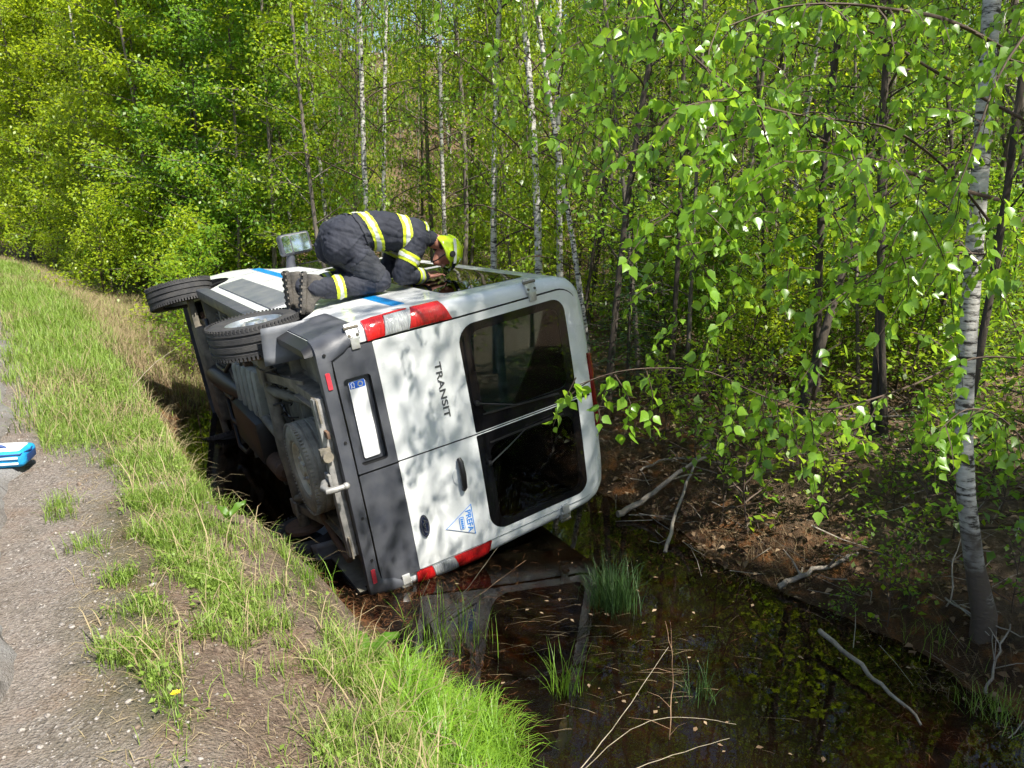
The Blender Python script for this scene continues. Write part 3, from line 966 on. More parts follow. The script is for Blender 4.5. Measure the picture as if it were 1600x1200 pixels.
# mirrors
def mirror(s):
    h_ = MB()
    bm = bmesh.new(); bmesh.ops.create_cube(bm, size=1)
    for v in bm.verts: v.co = Vector((v.co.x * .24, v.co.y * .13, v.co.z * .36))
    bmesh.ops.bevel(bm, geom=bm.edges[:], offset=.045, segments=4, affect='EDGES', profile=.6)
    cx, cy, cz = s * 1.24, 4.22, 1.56
    rt = Matrix.Rotation(s * math.radians(8), 3, 'Z')
    h_.bm(bm, lambda p: rt @ Vector((p.x, p.y * (1.0 if p.y < 0 else 1.3), p.z)) + Vector((cx, cy, cz)))
    m0 = h_.build('mirror', 'body_plastic', van)
    a_ = MB(); a_.tube([(s * .97, 4.22, 1.46), (s * 1.06, 4.21, 1.47), (s * 1.16, 4.21, 1.50)], [.06, .05, .045], 10); a_.build('mirror_arm', 'body_plastic', m0)
    for (z0, z1) in ((1.515, 1.71), (1.415, 1.50)):
        g_ = MB(); g_.prism(rrect(-.095, .095, z0 - cz, z1 - cz, .022, 4), lambda u, v, t: rt @ Vector((u, -.066 - t, v)) + Vector((cx, cy, cz)), 0, .004); g_.build('mirror_glass', 'mirror_glass', m0)
for s in (-1, 1): mirror(s)

# wheels
def wheel_meshes(rubber, rim):
    R_, W_ = WR, .118
    pr = [(-W_ * .80, .205), (-W_ * .96, .225), (-W_, .27), (-W_ * .98, .31), (-W_ * .86, R_ - .012), (-W_ * .78, R_ - .003)]
    for g in (-.5, 0, .5):
        a = W_ * g
        pr += [(a - .010, R_), (a - .008, R_ - .011), (a + .008, R_ - .011), (a + .010, R_)]
    pr += [(W_ * .78, R_ - .003), (W_ * .86, R_ - .012), (W_ * .98, .31), (W_, .27), (W_ * .96, .225), (W_ * .80, .205)]
    t = MB(); t.lathe(pr, 64, 'x')
    # shoulder tread blocks
    for k in range(72):
        th = 2 * math.pi * k / 72
        for sx in (-1, 1):
            c = Vector((sx * W_ * .88, (R_ - .006) * math.cos(th), (R_ - .006) * math.sin(th)))
            t.box(c, (.030, .016, .011), Matrix.Rotation(th - math.pi / 2, 3, 'X'))
    tyre = t.mesh('tyre', rubber, smooth=35)
    r = MB()
    r.lathe([(.088, .208), (.100, .212), (.100, .200), (.075, .190), (.060, .165), (.072, .13), (.085, .10), (.085, .06), (.105, .055), (.105, .0005)], 40, 'x')
    r.lathe([(-.088, .208), (-.095, .205), (-.03, .18), (.0, .10), (.0, .0005)], 40, 'x')
    rm = r.mesh('rim', rim, smooth=35)
    h = MB(); h.lathe([(.0645, .0001), (.0665, .017)], 10, 'x')
    hm = h.mesh('vent_hole', 'trim_black', smooth=0)
    b = MB(); b.lathe([(.084, .013), (.102, .012), (.104, .0001)], 6, 'x')
    bm_ = b.mesh('wheel_nut', 'zinc', smooth=0)
    return tyre, rm, hm, bm_
WM = wheel_meshes('tyre_rubber', 'steel_rim')
def wheel(x, y, z, rz=0.0, meshes=WM, name='wheel', extra=None):
    t = link(name, meshes[0], van, (x, y, z))
    t.rotation_euler = extra if extra else (0, 0, rz + (math.pi if x < 0 else 0))
    link('rim', meshes[1], t)
    if x < .5:                                                     # the wheels on the down side show no outer face
        for k in range(10):
            th = 2 * math.pi * k / 10; link('vent_hole', meshes[2], t, (0, .150 * math.cos(th), .150 * math.sin(th)))
        for k in range(5):
            th = 2 * math.pi * k / 5; link('wheel_nut', meshes[3], t, (0, .085 * math.cos(th), .085 * math.sin(th)))
    return t
STEER = math.radians(-14)
wheel(-.885, WY0, WZ); wheel(.885, WY0, WZ)
wheel(-.91, WY1 + .08, WZ - .075, STEER); wheel(.885, WY1 + .08, WZ - .04, STEER)     # springs hang down
SM = wheel_meshes('dusty_rubber', 'dirty_rim')
wheel(.06, .62, .43, name='spare_wheel', meshes=SM, extra=(0, math.radians(90), 0))

# belly
fl = MB(); fl.box((0, 2.75, .60), (1.70, 5.2, .07)); fl.build('floor_pan', 'underbody', van)
for x in (-.52, .52):
    r_ = MB(); r_.box((x, 2.6, .50), (.09, 4.9, .14), None, .012); r_.build('chassis_rail', 'chassis_steel', van)
for y in (.16, .95, 1.75, 2.45, 3.1, 3.7):
    r_ = MB(); r_.box((0, y, .53), (1.66, .075, .08), None, .012); r_.build('cross_member', 'underbody', van)
ax = MB()
ax.tube([(-.80, WY0, WZ), (-.55, WY0, WZ), (-.2, WY0, WZ), (-.1, WY0, WZ), (.1, WY0, WZ), (.2, WY0, WZ), (.55, WY0, WZ), (.80, WY0, WZ)], [.045, .045, .05, .06, .06, .05, .045, .045], 14)
axle = ax.build('rear_axle', 'chassis_steel', van)
for s in (-1, 1):
    dsc = MB(); dsc.lathe([(s * .72, .05), (s * .72, .16), (s * .75, .16), (s * .75, .05)], 28, 'x', (0, WY0, WZ)); dsc.build('brake_disc', 'rust', axle)
    sp = MB()
    for k, (l, dz) in enumerate(((.62, 0), (.50, -.014), (.36, -.028))):
        pts = [(s * .56, WY0 + l * f, .46 - .10 * (1 - abs(f) ** 2) + dz) for f in np.linspace(-1, 1, 11)]
        for i in range(10):
            a, b2 = Vector(pts[i]), Vector(pts[i + 1])
            sp.add([a + Vector((dx, 0, dz2)) for dx in (-.035, .035) for dz2 in (0, .012)] + [b2 + Vector((dx, 0, dz2)) for dx in (-.035, .035) for dz2 in (0, .012)],
                   [(0, 1, 5, 4), (2, 6, 7, 3), (0, 4, 6, 2), (1, 3, 7, 5), (0, 2, 3, 1), (4, 5, 7, 6)])
    spo = sp.build('leaf_spring', 'chassis_steel', van, smooth=0)
    ub = MB()
    for dy in (-.05, .05): ub.tube([(s * .56 - .045, WY0 + dy, .31), (s * .56 - .045, WY0 + dy, .42), (s * .56 + .045, WY0 + dy, .42), (s * .56 + .045, WY0 + dy, .31)], .008, 6)
    ub.box((s * .56, WY0, .305), (.13, .15, .016)); ub.build('spring_clamp', 'chassis_steel', spo)
    da = MB(); da.tube([(s * .46, WY0 - .06, .33), (s * .38, .72, .52)], .028, 10); da.tube([(s * .44, WY0 - .10, .36), (s * .41, .90, .44)], .038, 10); da.build('shock_absorber', 'underbody', van)
    mf = MB()
    mf.grid(lambda u, v: (s * (.72 + .27 * u), .70 + .05 * v * v + .015 * math.sin(u * 3), .62 - .34 * v + .03 * u), np.linspace(0, 1, 6), np.linspace(0, 1, 8))
    mfo = mf.build('mud_flap', 'sky_sheen_plastic', van)
    sm_ = mfo.modifiers.new('thick', 'SOLIDIFY'); sm_.thickness = .008
# ribbed shields, tank, silencer, pipes, hoses
for k in range(5):
    p_ = MB(); p_.box((-.20 + .02 * k, 2.02 + .24 * k, .43), (.46, .15, .12), Matrix.Rotation(.05, 3, 'Y'), .045); p_.build('heat_shield_rib', 'underbody_pale', van)
tk = MB(); tk.box((.24, 2.55, .40), (.42, 1.1, .22), None, .06); tk.build('fuel_tank', 'trim_black', van)
si = MB(); si.tube([(.42, 1.62, .40), (.42, 1.66, .40), (.42, 2.2, .40), (.42, 2.25, .40)], [.05, .09, .09, .05], 18); si.build('silencer', 'rust', van)
ex = MB(); ex.tube([(.42, 1.65, .40), (.38, 1.35, .45), (.34, 1.1, .47), (.40, .8, .40), (.62, .5, .42), (.70, .25, .43)], .026, 10); ex.build('exhaust_pipe', 'rust', van)
ds = MB(); ds.tube([(0, 1.2, .36), (0, 3.1, .44)], .038, 12); ds.build('drive_shaft', 'chassis_steel', van)
gb = MB(); gb.tube([(0, 3.05, .44), (0, 3.2, .44), (0, 3.5, .42), (0, 3.9, .40), (0, 4.3, .40)], [.07, .09, .11, .12, .12], 16); gb.build('gearbox', 'trim_black', van)
sf = MB(); sf.box((0, 4.45, .36), (1.1, .45, .12), None, .04); sf.box((-.62, 4.45, .34), (.5, .12, .07), None, .02); sf.box((.62, 4.45, .34), (.5, .12, .07), None, .02); sf.build('front_subframe', 'chassis_steel', van)
ep = MB(); ep.box((0, 4.95, .40), (1.5, .6, .05), None, .02); ep.build('engine_shield', 'trim_black', van)
rr_ = random.Random(3)
for k in range(7):
    x0 = -.45 + .10 * k; hs = MB()
    pts = [(x0 + rr_.uniform(-.05, .05), .95 + .05 * j, .40 + .05 * math.sin(j * 1.3 + k) + rr_.uniform(-.02, .02)) for j in range(7)]
    hs.tube(pts, .007, 6); hs.build('brake_hose', 'trim_black', van)
for k in range(3):
    hs = MB(); x0 = -.7 + .05 * k
    hs.tube([(x0, 1.25 + .6 * j, .50 + .015 * math.sin(2.1 * j + k)) for j in range(6)], .008, 6); hs.build('fuel_line', 'chassis_steel', van)
# small hardware all over the belly
rk = random.Random(12)
for k in range(26):
    x, y = rk.uniform(-.75, .75), rk.uniform(.9, 4.6); q_ = MB(); q_.box((x, y, .46), (rk.uniform(.03, .12), rk.uniform(.03, .16), rk.uniform(.05, .12)), Matrix.Rotation(rk.uniform(-.5, .5), 3, 'Z'), .006); q_.build('bracket', rk.choice(['chassis_steel', 'underbody', 'rust', 'trim_black']), van)
for k in range(8):
    x = rk.uniform(-.7, .7); y0 = rk.uniform(1.0, 2.6); q_ = MB(); q_.tube([(x + .03 * math.sin(j * 1.7 + k) + .05 * j * rk.uniform(-1, 1), y0 + .28 * j, .44 + .03 * math.sin(j + k)) for j in range(6)], rk.uniform(.006, .016), 6); q_.build('brake_line', rk.choice(['trim_black', 'chassis_steel']), van)
for k in range(5):
    q_ = MB(); x = -.62 + .3 * k; q_.tube([(x, 3.2, .42), (x + .12, 3.35, .36), (x + .1, 3.6, .34), (x - .05, 3.9, .38)], .022, 8); q_.build('coolant_hose', 'trim_black', van)
# tow bar
tb = MB(); tb.box((.0, .075, .42), (1.16, .07, .07), None, .01)
tow = tb.build('tow_bar', 'towbar_grey', van)
for s in (-1, 1):
    br = MB(); br.box((s * .50, .32, .45), (.012, .55, .11), None, .003); br.box((s * .50, .075, .405), (.16, .12, .012)); br.build('tow_bracket', 'chassis_steel', tow)
tn = MB(); tn.tube([(0, .08, .395), (0, .06, .34), (0, -.02, .31), (0, -.09, .32), (0, -.105, .37), (0, -.105, .42)], [.026, .027, .026, .025, .022, .018], 12); tn.box((0, .05, .37), (.13, .10, .018), None, .004); tn.build('tow_neck', 'towbar_grey', tow)
bl = MB(); bl.lathe([(.412, .0001), (.412, .017)] + [(.438 + .025 * math.sin(math.radians(a)), .025 * math.cos(math.radians(a))) for a in range(-50, 91, 14)] , 20, 'z', (0, -.105, 0)); bl.build('tow_ball', 'towbar_grey', tow)
sk = MB(); sk.box((-.20, .03, .385), (.10, .04, .075), None, .008); sk.tube([(-.20, .0, .385), (-.20, -.035, .385)], .036, 14); sk.build('trailer_socket', 'chassis_steel', tow)
hk = MB(); hk.box((-.34, .02, .42), (.05, .09, .02), None, .004); hk.build('safety_hook', 'rust', tow)
# cabin: seats behind the glass
for (x, y) in ((-.52, 1.35), (0, 1.35), (.52, 1.35), (-.52, 2.3), (.1, 2.3)):
    st_ = MB(); st_.box((x, y, 1.42), (.42, .12, .66), None, .05); st_.box((x, y + .25, 1.08), (.44, .5, .14), None, .04); st_.box((x, y, 1.84), (.24, .09, .16), None, .03); st_.build('seat', 'seat_cloth', van)
cv = MB(); cv.box((.66, .55, 1.55), (.03, .7, .75), Matrix.Rotation(.25, 3, 'Z'), .01); cv.build('partition_board', 'cabin_grey', van)
# ------------------------------------------------------------------ the person kneeling on the flank
mat('suit_navy', (.009, .011, .020), (.022, .025, .037), scale=5, rough=.85, bump=.6, bscale=18, stretch=(1, 1, .5))
mat('suit_pad', (.015, .017, .024), (.030, .033, .042), scale=9, rough=.85, bump=.3, bscale=60)
mat('skin', (.46, .22, .155), (.36, .15, .105), scale=14, rough=.5)
mat('hair_dark', (.025, .016, .010), rough=.7)
mat('boot_leather', (.030, .028, .026), (.085, .075, .062), scale=12, rough=.7, bump=.3, bscale=60)
mat('band_yellow', (.56, .66, .015), (.36, .43, .02), scale=16, rough=.6)
mat('band_silver', (.52, .54, .50), (.36, .38, .35), scale=22, rough=.45, metal=.1)
mat('helmet_yellow', (.52, .72, .012), (.46, .64, .012), scale=6, rough=.16, coat=.9)
mat('visor_dark', (.02, .022, .024), rough=.12, coat=.6)
def H(h, y, z): return VW(-(1.0 + h), y, z)
person = empty('person', H(.0, 1.12, 1.2))
PM = Matrix.Translation(person.location)
tag(person, 'person in dark navy fire suit and yellow helmet kneeling on the van, looking in', 'person')
CAPS = []   # (a, b, ra, rb, tag)
def cap(a, b, ra, rb, t='suit', limb=''): CAPS.append((H(*a), H(*b), ra, rb, t, limb))
cap((.455, 1.06, 1.14), (.455, 1.20, 1.14), .165, .165, 'suit', 'torso')
cap((.40, 1.03, 1.10), (.42, 1.05, 1.16), .15, .15, 'suit', 'torso')
cap((.40, 1.23, 1.10), (.42, 1.21, 1.16), .15, .15, 'suit', 'torso')
for y in (1.05, 1.21): cap((.475, y, 1.18), (.475, y, 1.42), .155, .150, 'suit', 'torso')
for y in (1.03, 1.23): cap((.470, y, 1.42), (.375, y, 1.70), .155, .140, 'suit', 'torso')
cap((.385, .98, 1.70), (.385, 1.28, 1.70), .105, .105, 'suit', 'torso')
cap((.38, 1.0, 1.13), (.115, .96, 1.30), .145, .098, 'suit', 'thighN')
cap((.38, 1.26, 1.13), (.115, 1.30, 1.32), .145, .098, 'suit', 'thighF')
cap((.105, .96, 1.31), (.125, 1.00, .90), .100, .082, 'suit', 'shinN')
cap((.105, 1.30, 1.33), (.125, 1.27, .90), .100, .082, 'suit', 'shinF')
cap((.125, 1.00, .93), (.150, 1.00, .83), .086, .078, 'suit', 'shinN')
cap((.125, 1.27, .93), (.150, 1.265, .80), .086, .078, 'suit', 'shinF')
cap((.36, .955, 1.70), (.115, .93, 1.50), .098, .075, 'suit', 'armN')
cap((.105, .93, 1.50), (.055, .98, 1.69), .075, .056, 'suit', 'foreN')
cap((.36, 1.31, 1.70), (.13, 1.36, 1.56), .098, .075, 'suit', 'armF')
cap((.12, 1.36, 1.56), (.05, 1.27, 1.74), .075, .056, 'suit', 'foreF')
cap((.37, 1.13, 1.78), (.30, 1.13, 1.90), .085, .062, 'suit', 'torso')
cap((.32, 1.13, 1.86), (.25, 1.13, 1.98), .058, .070, 'skin', 'head')
# head: crown towards +z, face turned down and back
HU = Vector((-.06, 0, .99)).normalized(); HF = Vector((-.99, -.06, -.05)).normalized()       # in (h, y, z)
HC = Vector((.185, 1.13, 1.985))
def hp(f, s, u):
    sd = HU.cross(HF).normalized()
    p = HC + HF * f + sd * s + HU * u
    return (p.x, p.y, p.z)
cap(hp(-.02, 0, .02), hp(.02, 0, .02), .088, .085, 'skin', 'head')
cap(hp(.035, 0, -.05), hp(.065, 0, -.085), .060, .036, 'skin', 'head')      # jaw
cap(hp(.085, 0, .0), hp(.112, 0, -.035), .012, .016, 'skin', 'head')        # nose
cap(hp(.098, -.02, -.068), hp(.098, .02, -.068), .010, .010, 'skin', 'head')  # lips
for s in (-1, 1): cap(hp(-.005, s * .082, .01), hp(-.008, s * .088, -.03), .018, .012, 'skin', 'head')   # ears
# hands: palm flat on the glass, five fingers each
def hand(w, d, side):
    """w wrist, d direction of the fingers (h, y, z)"""
    w = Vector(w); d = Vector(d).normalized(); up = Vector((1, 0, 0)); sd = d.cross(up).normalized()
    up = sd.cross(d).normalized()
    k = lambda p: (p.x, p.y, p.z)
    pc = w + d * .055
    for o in (-.026, -.009, .009, .026): cap(k(w + d * .01 + sd * o * .7), k(w + d * .085 + sd * o), .017, .014, 'skin', 'hand')
    for o, l in ((-.031, .058), (-.0105, .072), (.0105, .078), (.031, .068)):
        a = w + d * .088 + sd * o; b = a + d * l * .55 + sd * o * .18 + up * .008; c = b + d * l * .5 - up * .014
        cap(k(a), k(b), .0105, .0095, 'skin', 'hand'); cap(k(b), k(c), .0095, .008, 'skin', 'hand')
    a = w + d * .03 + sd * side * .03; b = a + d * .035 + sd * side * .03; c = b + d * .03 + sd * side * .006 - up * .006
    cap(k(a), k(b), .013, .011, 'skin', 'hand'); cap(k(b), k(c), .011, .009, 'skin', 'hand')
cap((.055, .98, 1.69), (.042, 1.0, 1.74), .038, .028, 'skin', 'hand')
hand((.038, 1.0, 1.735), (-.10, .12, .98), 1)
cap((.05, 1.27, 1.74), (.040, 1.25, 1.79), .038, .028, 'skin', 'hand')
hand((.036, 1.25, 1.785), (-.10, -.10, .98), -1)

def capsule_bm(a, b, ra, rb, n=14):
    """tapered capsule as closed mesh"""
    ax = (b - a); L_ = ax.length; ax = ax.normalized() if L_ > 1e-6 else Vector((0, 0, 1))
    up = Vector((0, 0, 1)) if abs(ax.z) < .9 else Vector((1, 0, 0))
    u = ax.cross(up).normalized(); v = ax.cross(u)
    prof_ = [(-ra * math.cos(math.radians(t)), ra * math.sin(math.radians(t))) for t in (12, 35, 60, 85)] + [(L_ + rb * math.sin(math.radians(t)), rb * math.cos(math.radians(t))) for t in (5, 30, 55, 78)]
    vs_ = []
    for (t, r) in prof_:
        for k in range(n):
            th = 2 * math.pi * k / n
            vs_.append(a + ax * t + (u * math.cos(th) + v * math.sin(th)) * r)
    fs_ = [(i * n + k, i * n + (k + 1) % n, (i + 1) * n + (k + 1) % n, (i + 1) * n + k) for i in range(len(prof_) - 1) for k in range(n)]
    fs_ += [tuple(range(n))[::-1], tuple((len(prof_) - 1) * n + k for k in range(n))]
    return vs_, fs_
pb = MB()
for a, b, ra, rb, t, l in CAPS:
    v_, f_ = capsule_bm(a - person.location, b - person.location, ra, rb); pb.add(v_, f_)
pme = pb.mesh('body', 'suit_navy', smooth=0)
po = bpy.data.objects.new('tmp', pme); COL.objects.link(po)
rm_ = po.modifiers.new('r', 'REMESH'); rm_.mode = 'VOXEL'; rm_.voxel_size = .0085
sm2 = po.modifiers.new('s', 'SMOOTH'); sm2.factor = .5; sm2.iterations = 3
pmesh = evalmesh(po); bpy.data.objects.remove(po, do_unlink=True)
nv = len(pmesh.vertices)
PV = np.empty(nv * 3); pmesh.vertices.foreach_get('co', PV); PV = PV.reshape(-1, 3)
PN = np.empty(nv * 3); pmesh.vertices.foreach_get('normal', PN); PN = PN.reshape(-1, 3)
best = np.full(nv, 1e9); who = np.zeros(nv, int)
for i, (a, b, ra, rb, t, l) in enumerate(CAPS):
    A = np.array(a - person.location); B = np.array(b - person.location); d_ = B - A; L2 = max(d_ @ d_, 1e-9)
    k_ = np.clip(((PV - A) @ d_) / L2, 0, 1)
    dist = np.linalg.norm(PV - A - k_[:, None] * d_, axis=1) - (ra + (rb - ra) * k_)
    m_ = dist < best; best[m_] = dist[m_]; who[m_] = i
LIMB = np.array([c[5] for c in CAPS])[who]
issuit = np.array([c[4] == 'suit' for c in CAPS])[who]
# folds in the cloth
fold = np.array([mnoise.noise(Vector((p[0] * 9, p[1] * 9 + p[2] * 3, p[2] * 5))) + .5 * mnoise.noise(Vector((p[0] * 22, p[1] * 22, p[2] * 18))) for p in PV])
ridge = np.clip(1 - np.abs(fold) * 2.6, 0, 1) ** 2
crease = np.array([mnoise.noise(Vector((p[0] * 5 + 7, p[1] * 5, p[2] * 26 + 3 * p[0] * 4))) for p in PV])
crease = np.clip(1 - np.abs(crease) * 3.4, 0, 1) ** 2
PV = PV + PN * ((ridge * .008 - crease * .0055) * issuit)[:, None]
pmesh.vertices.foreach_set('co', PV.ravel())
pmesh.materials.clear()
pmesh.materials.append(MATS['suit_navy']); pmesh.materials.append(MATS['skin'])
np_poly = len(pmesh.polygons)
first = np.empty(np_poly, np.int32); pmesh.polygons.foreach_get('loop_start', first)
lv = np.empty(len(pmesh.loops), np.int32); pmesh.loops.foreach_get('vertex_index', lv)
pmesh.polygons.foreach_set('material_index', np.where(issuit[lv[first]], 0, 1).astype(np.int32))
pmesh.polygons.foreach_set('use_smooth', np.ones(np_poly, bool)); pmesh.update()
link('body', pmesh, person)

def band(name, c, nrm, half, off, limbs, m, mask=None):
    """strip of the suit between two planes, lifted off it"""
    bm = bmesh.new(); bm.from_mesh(pmesh)
    ok = set(limbs)
    nv_ = (H(*nrm) - H(0, 0, 0)).normalized(); c_ = H(*c) - person.location
    keep = [f for f in bm.faces if LIMB[f.verts[0].index] in ok and abs((f.calc_center_median() - c_).dot(nv_)) < half + .03 and (mask is None or mask(f.calc_center_median()))]
    ks = set(keep)
    bmesh.ops.delete(bm, geom=[f for f in bm.faces if f not in ks], context='FACES')
    for s in (-1, 1):
        bmesh.ops.bisect_plane(bm, geom=bm.verts[:] + bm.edges[:] + bm.faces[:], plane_co=c_ + nv_ * s * half, plane_no=nv_ * s, clear_outer=True)
    bm.normal_update()
    for v in bm.verts: v.co += v.normal * off
    me = bpy.data.meshes.new(name); bm.to_mesh(me); bm.free()
    me.materials.clear(); me.materials.append(MATS[m])
    me.polygons.foreach_set('material_index', np.zeros(len(me.polygons), np.int32))
    me.polygons.foreach_set('use_smooth', np.ones(len(me.polygons), bool))
    return link(name, me, person)
def stripes(c, nrm, limbs, w=.038, mask=None):
    b1 = band('reflective_band', c, nrm, w, .005, limbs, 'band_yellow', mask)
    b2 = band('silver_stripe', c, nrm, w * .42, .008, limbs, 'band_silver', mask)
    b2.parent = b1
stripes((.47, 1.13, 1.345), (.22, 0, .98), ['torso'])
stripes((.43, 1.13, 1.60), (-.12, 0, .99), ['torso'], .043)
stripes((.22, .94, 1.585), (.72, 0, .62), ['armN'], .038)
stripes((.24, 1.33, 1.62), (.72, 0, .62), ['armF'], .038)
stripes((.065, .97, 1.655), (-.2, .2, .95), ['foreN'], .028)
stripes((.06, 1.29, 1.70), (-.3, -.4, .85), ['foreF'], .028)
stripes((.115, .99, 1.00), (0, -.1, .99), ['shinN'], .036)
stripes((.115, 1.28, 1.00), (0, .05, .99), ['shinF'], .036)
band('knee_pad', (.11, .96, 1.29), (.75, 0, -.66), .12, .007, ['thighN'], 'suit_pad', lambda p: (VANM.inverted() @ (p + person.location)).y < .98)
# thigh pocket with its flap, and the trouser seam
pk = band('thigh_pocket', (.255, .98, 1.20), (.86, .05, -.50), .075, .010, ['thighN'], 'suit_pad', lambda p: (VANM.inverted() @ (p + person.location)).y < .93)
band('pocket_flap', (.315, .98, 1.165), (.86, .05, -.50), .022, .016, ['thighN'], 'suit_navy', lambda p: (VANM.inverted() @ (p + person.location)).y < .93).parent = pk
band('jacket_hem', (.47, 1.13, 1.265), (.22, 0, .98), .012, .009, ['torso'], 'suit_pad')
# shoulder flash
stripes((.40, 1.13, 1.775), (-.35, 0, .94), ['torso'], .022, lambda p: (VANM.inverted() @ (p + person.location)).x < -1.40)

# boots: soles to the left, toes on the bodywork
def boot(y, z, tilt, yaw):
    bt = MB()
    # local: x heel->toe, z from the sole up to the ankle
    st_ = [(-.125, .036, .10, .0), (-.10, .043, .15, .0), (-.04, .043, .19, 0), (.03, .044, .15, 0), (.08, .048, .095, 0), (.13, .049, .078, 0), (.168, .040, .062, .004), (.182, .022, .045, .010)]
    n = 12
    vs_ = []
    for (x, w, hgt, z0) in st_:
        for k in range(n):
            a = 2 * math.pi * k / n
            cx, sx = math.cos(a), math.sin(a)
            e = .6
            vs_.append((x, w * math.copysign(abs(cx) ** e, cx), z0 + hgt / 2 + hgt / 2 * math.copysign(abs(sx) ** e, sx)))
    fs_ = [(i * n + k, i * n + (k + 1) % n, (i + 1) * n + (k + 1) % n, (i + 1) * n + k) for i in range(len(st_) - 1) for k in range(n)]
    fs_ += [tuple(range(n))[::-1], tuple((len(st_) - 1) * n + k for k in range(n))]
    bt.add(vs_, fs_)
    bt.tube([(-.03, 0, .06), (-.012, 0, .13), (-.005, 0, .165)], [.052, .060, .066], 14)
    so_ = MB()
    so_.prism([(-.135, -.040), (-.10, -.048), (-.02, -.042), (.06, -.050), (.13, -.050), (.175, -.034), (.188, 0), (.175, .034), (.13, .050), (.06, .050), (-.02, .042), (-.10, .048), (-.135, .040), (-.143, 0)], lambda u, v, t: (u, v, t), -.020, .008)
    lug = MB(); lug.box((0, 0, 0), (.020, .036, .012), None, .003)
    me = lug.mesh('sole_lug', 'boot_leather', 0)
    # frame: heel->toe is down onto the flank (-h), sole looks along -z
    toe = Vector((-1, 0, 0)); sole = Vector((0, yaw, -1)).normalized()
    toe = (Matrix.Rotation(tilt, 3, 'Y') @ toe).normalized()
    side = sole.cross(toe).normalized(); sole = toe.cross(side).normalized()
    def hv(v): return (H(v.x, v.y, v.z) - H(0, 0, 0))
    X, Y, Z = hv(toe), hv(side), hv(-sole)
    M = Matrix((X, Y, Z)).transposed().to_4x4()
    if M.determinant() < 0: M = Matrix((X, -Y, Z)).transposed().to_4x4()
    M.translation = H(.150, y, z) - person.location
    o = link('boot', bt.mesh('boot', 'boot_leather', 50), person); o.matrix_basis = M
    s_ = link('sole', so_.mesh('sole', 'boot_leather', 30), o)
    for i in range(7):
        for j in (-1, 1):
            l = link('sole_lug', me, o, (-.115 + .046 * i, j * .025, -.025)); l.rotation_euler.z = j * .3
boot(1.0, .735, math.radians(-16), .05)
boot(1.27, .690, math.radians(-6), -.10)

# helmet
hm = MB()
sd_ = HU.cross(HF).normalized()
def hl(f, s, u):
    p = HC + HF * f + sd_ * s + HU * u
    return H(p.x, p.y, p.z) - person.location
NA, NB = 28, 12
def shell(th, ph, o=0.0):
    # th round the head (0 = front), ph from rim to crown
    fx, sx = math.cos(th), math.sin(th)
    rim = -.045 + (.045 if fx > .3 else 0) * min(1, (fx - .3) / .4 if fx > .3 else 0) - .035 * max(0, -fx)
    u = rim + (.148 - rim) * math.sin(ph)
    r = math.cos(ph) ** .72
    return hl((.143 + o) * fx * r - .005, (.122 + o) * sx * r, u + o * .5)
for o_ in (0,):
    vs_ = [shell(2 * math.pi * k / NA, math.pi / 2 * j / NB) for j in range(NB + 1) for k in range(NA)]
    hm.add(vs_, [(j * NA + k, j * NA + (k + 1) % NA, (j + 1) * NA + (k + 1) % NA, (j + 1) * NA + k) for j in range(NB) for k in range(NA)])
helmet = hm.build('helmet', 'helmet_yellow', person, smooth=50)
so2 = helmet.modifiers.new('t', 'SOLIDIFY'); so2.thickness = .012; so2.offset = -1
cb = MB()
pts = []
for k in range(13):
    a = math.radians(20 + 140 * k / 12)
    pts.append(hl(.145 * math.cos(a), 0, .150 * math.sin(a) + .004))
cb.tube(pts, [.006 + .010 * math.sin(math.pi * k / 12) for k in range(13)], 8); cb.build('helmet_comb', 'helmet_yellow', helmet)
for s in (-1, 1):
    e_ = MB(); e_.lathe([(-.008, .0001), (-.008, .026), (.008, .024), (.010, .0001)], 18, 'z'); eo = e_.build('helmet_disc', 'trim_black', helmet)
    eo.matrix_basis = Matrix.Translation(hl(.02, s * .122, .015)) @ (hl(0, s, 0) - hl(0, 0, 0)).to_track_quat('Z', 'Y').to_matrix().to_4x4()
    b_ = MB()
    b_.grid(lambda u, v: hl(-.10 + .20 * u, s * (.126 - .06 * abs(u - .5) ** 2), .045 + .025 * v - .03 * u), np.linspace(0, 1, 8), [0, 1]); bo = b_.build('helmet_band', 'band_silver', helmet)
    sl2 = MB(); sl2.tube([hl(.01, s * .112, -.04), hl(.05, s * .07, -.10), hl(.065, s * .01, -.125)], .006, 6); sl2.build('chin_strap', 'trim_black', helmet)
vz = MB(); vz.grid(lambda u, v: hl(.150 * math.cos(u) + .004 + .012 * v, .125 * math.sin(u), .045 - .04 * v), np.linspace(-1.1, 1.1, 14), np.linspace(0, 1, 4)); vo = vz.build('visor', 'visor_dark', helmet)
hr = MB()
for (f, s, u, r) in ((-.07, 0, -.03, .05), (-.06, .05, -.03, .04), (-.06, -.05, -.03, .04), (-.055, 0, -.065, .04)):
    bm = bmesh.new(); bmesh.ops.create_icosphere(bm, subdivisions=2, radius=r); c_ = hl(f, s, u); hr.bm(bm, lambda p: p + c_)
hr.build('hair', 'hair_dark', person)
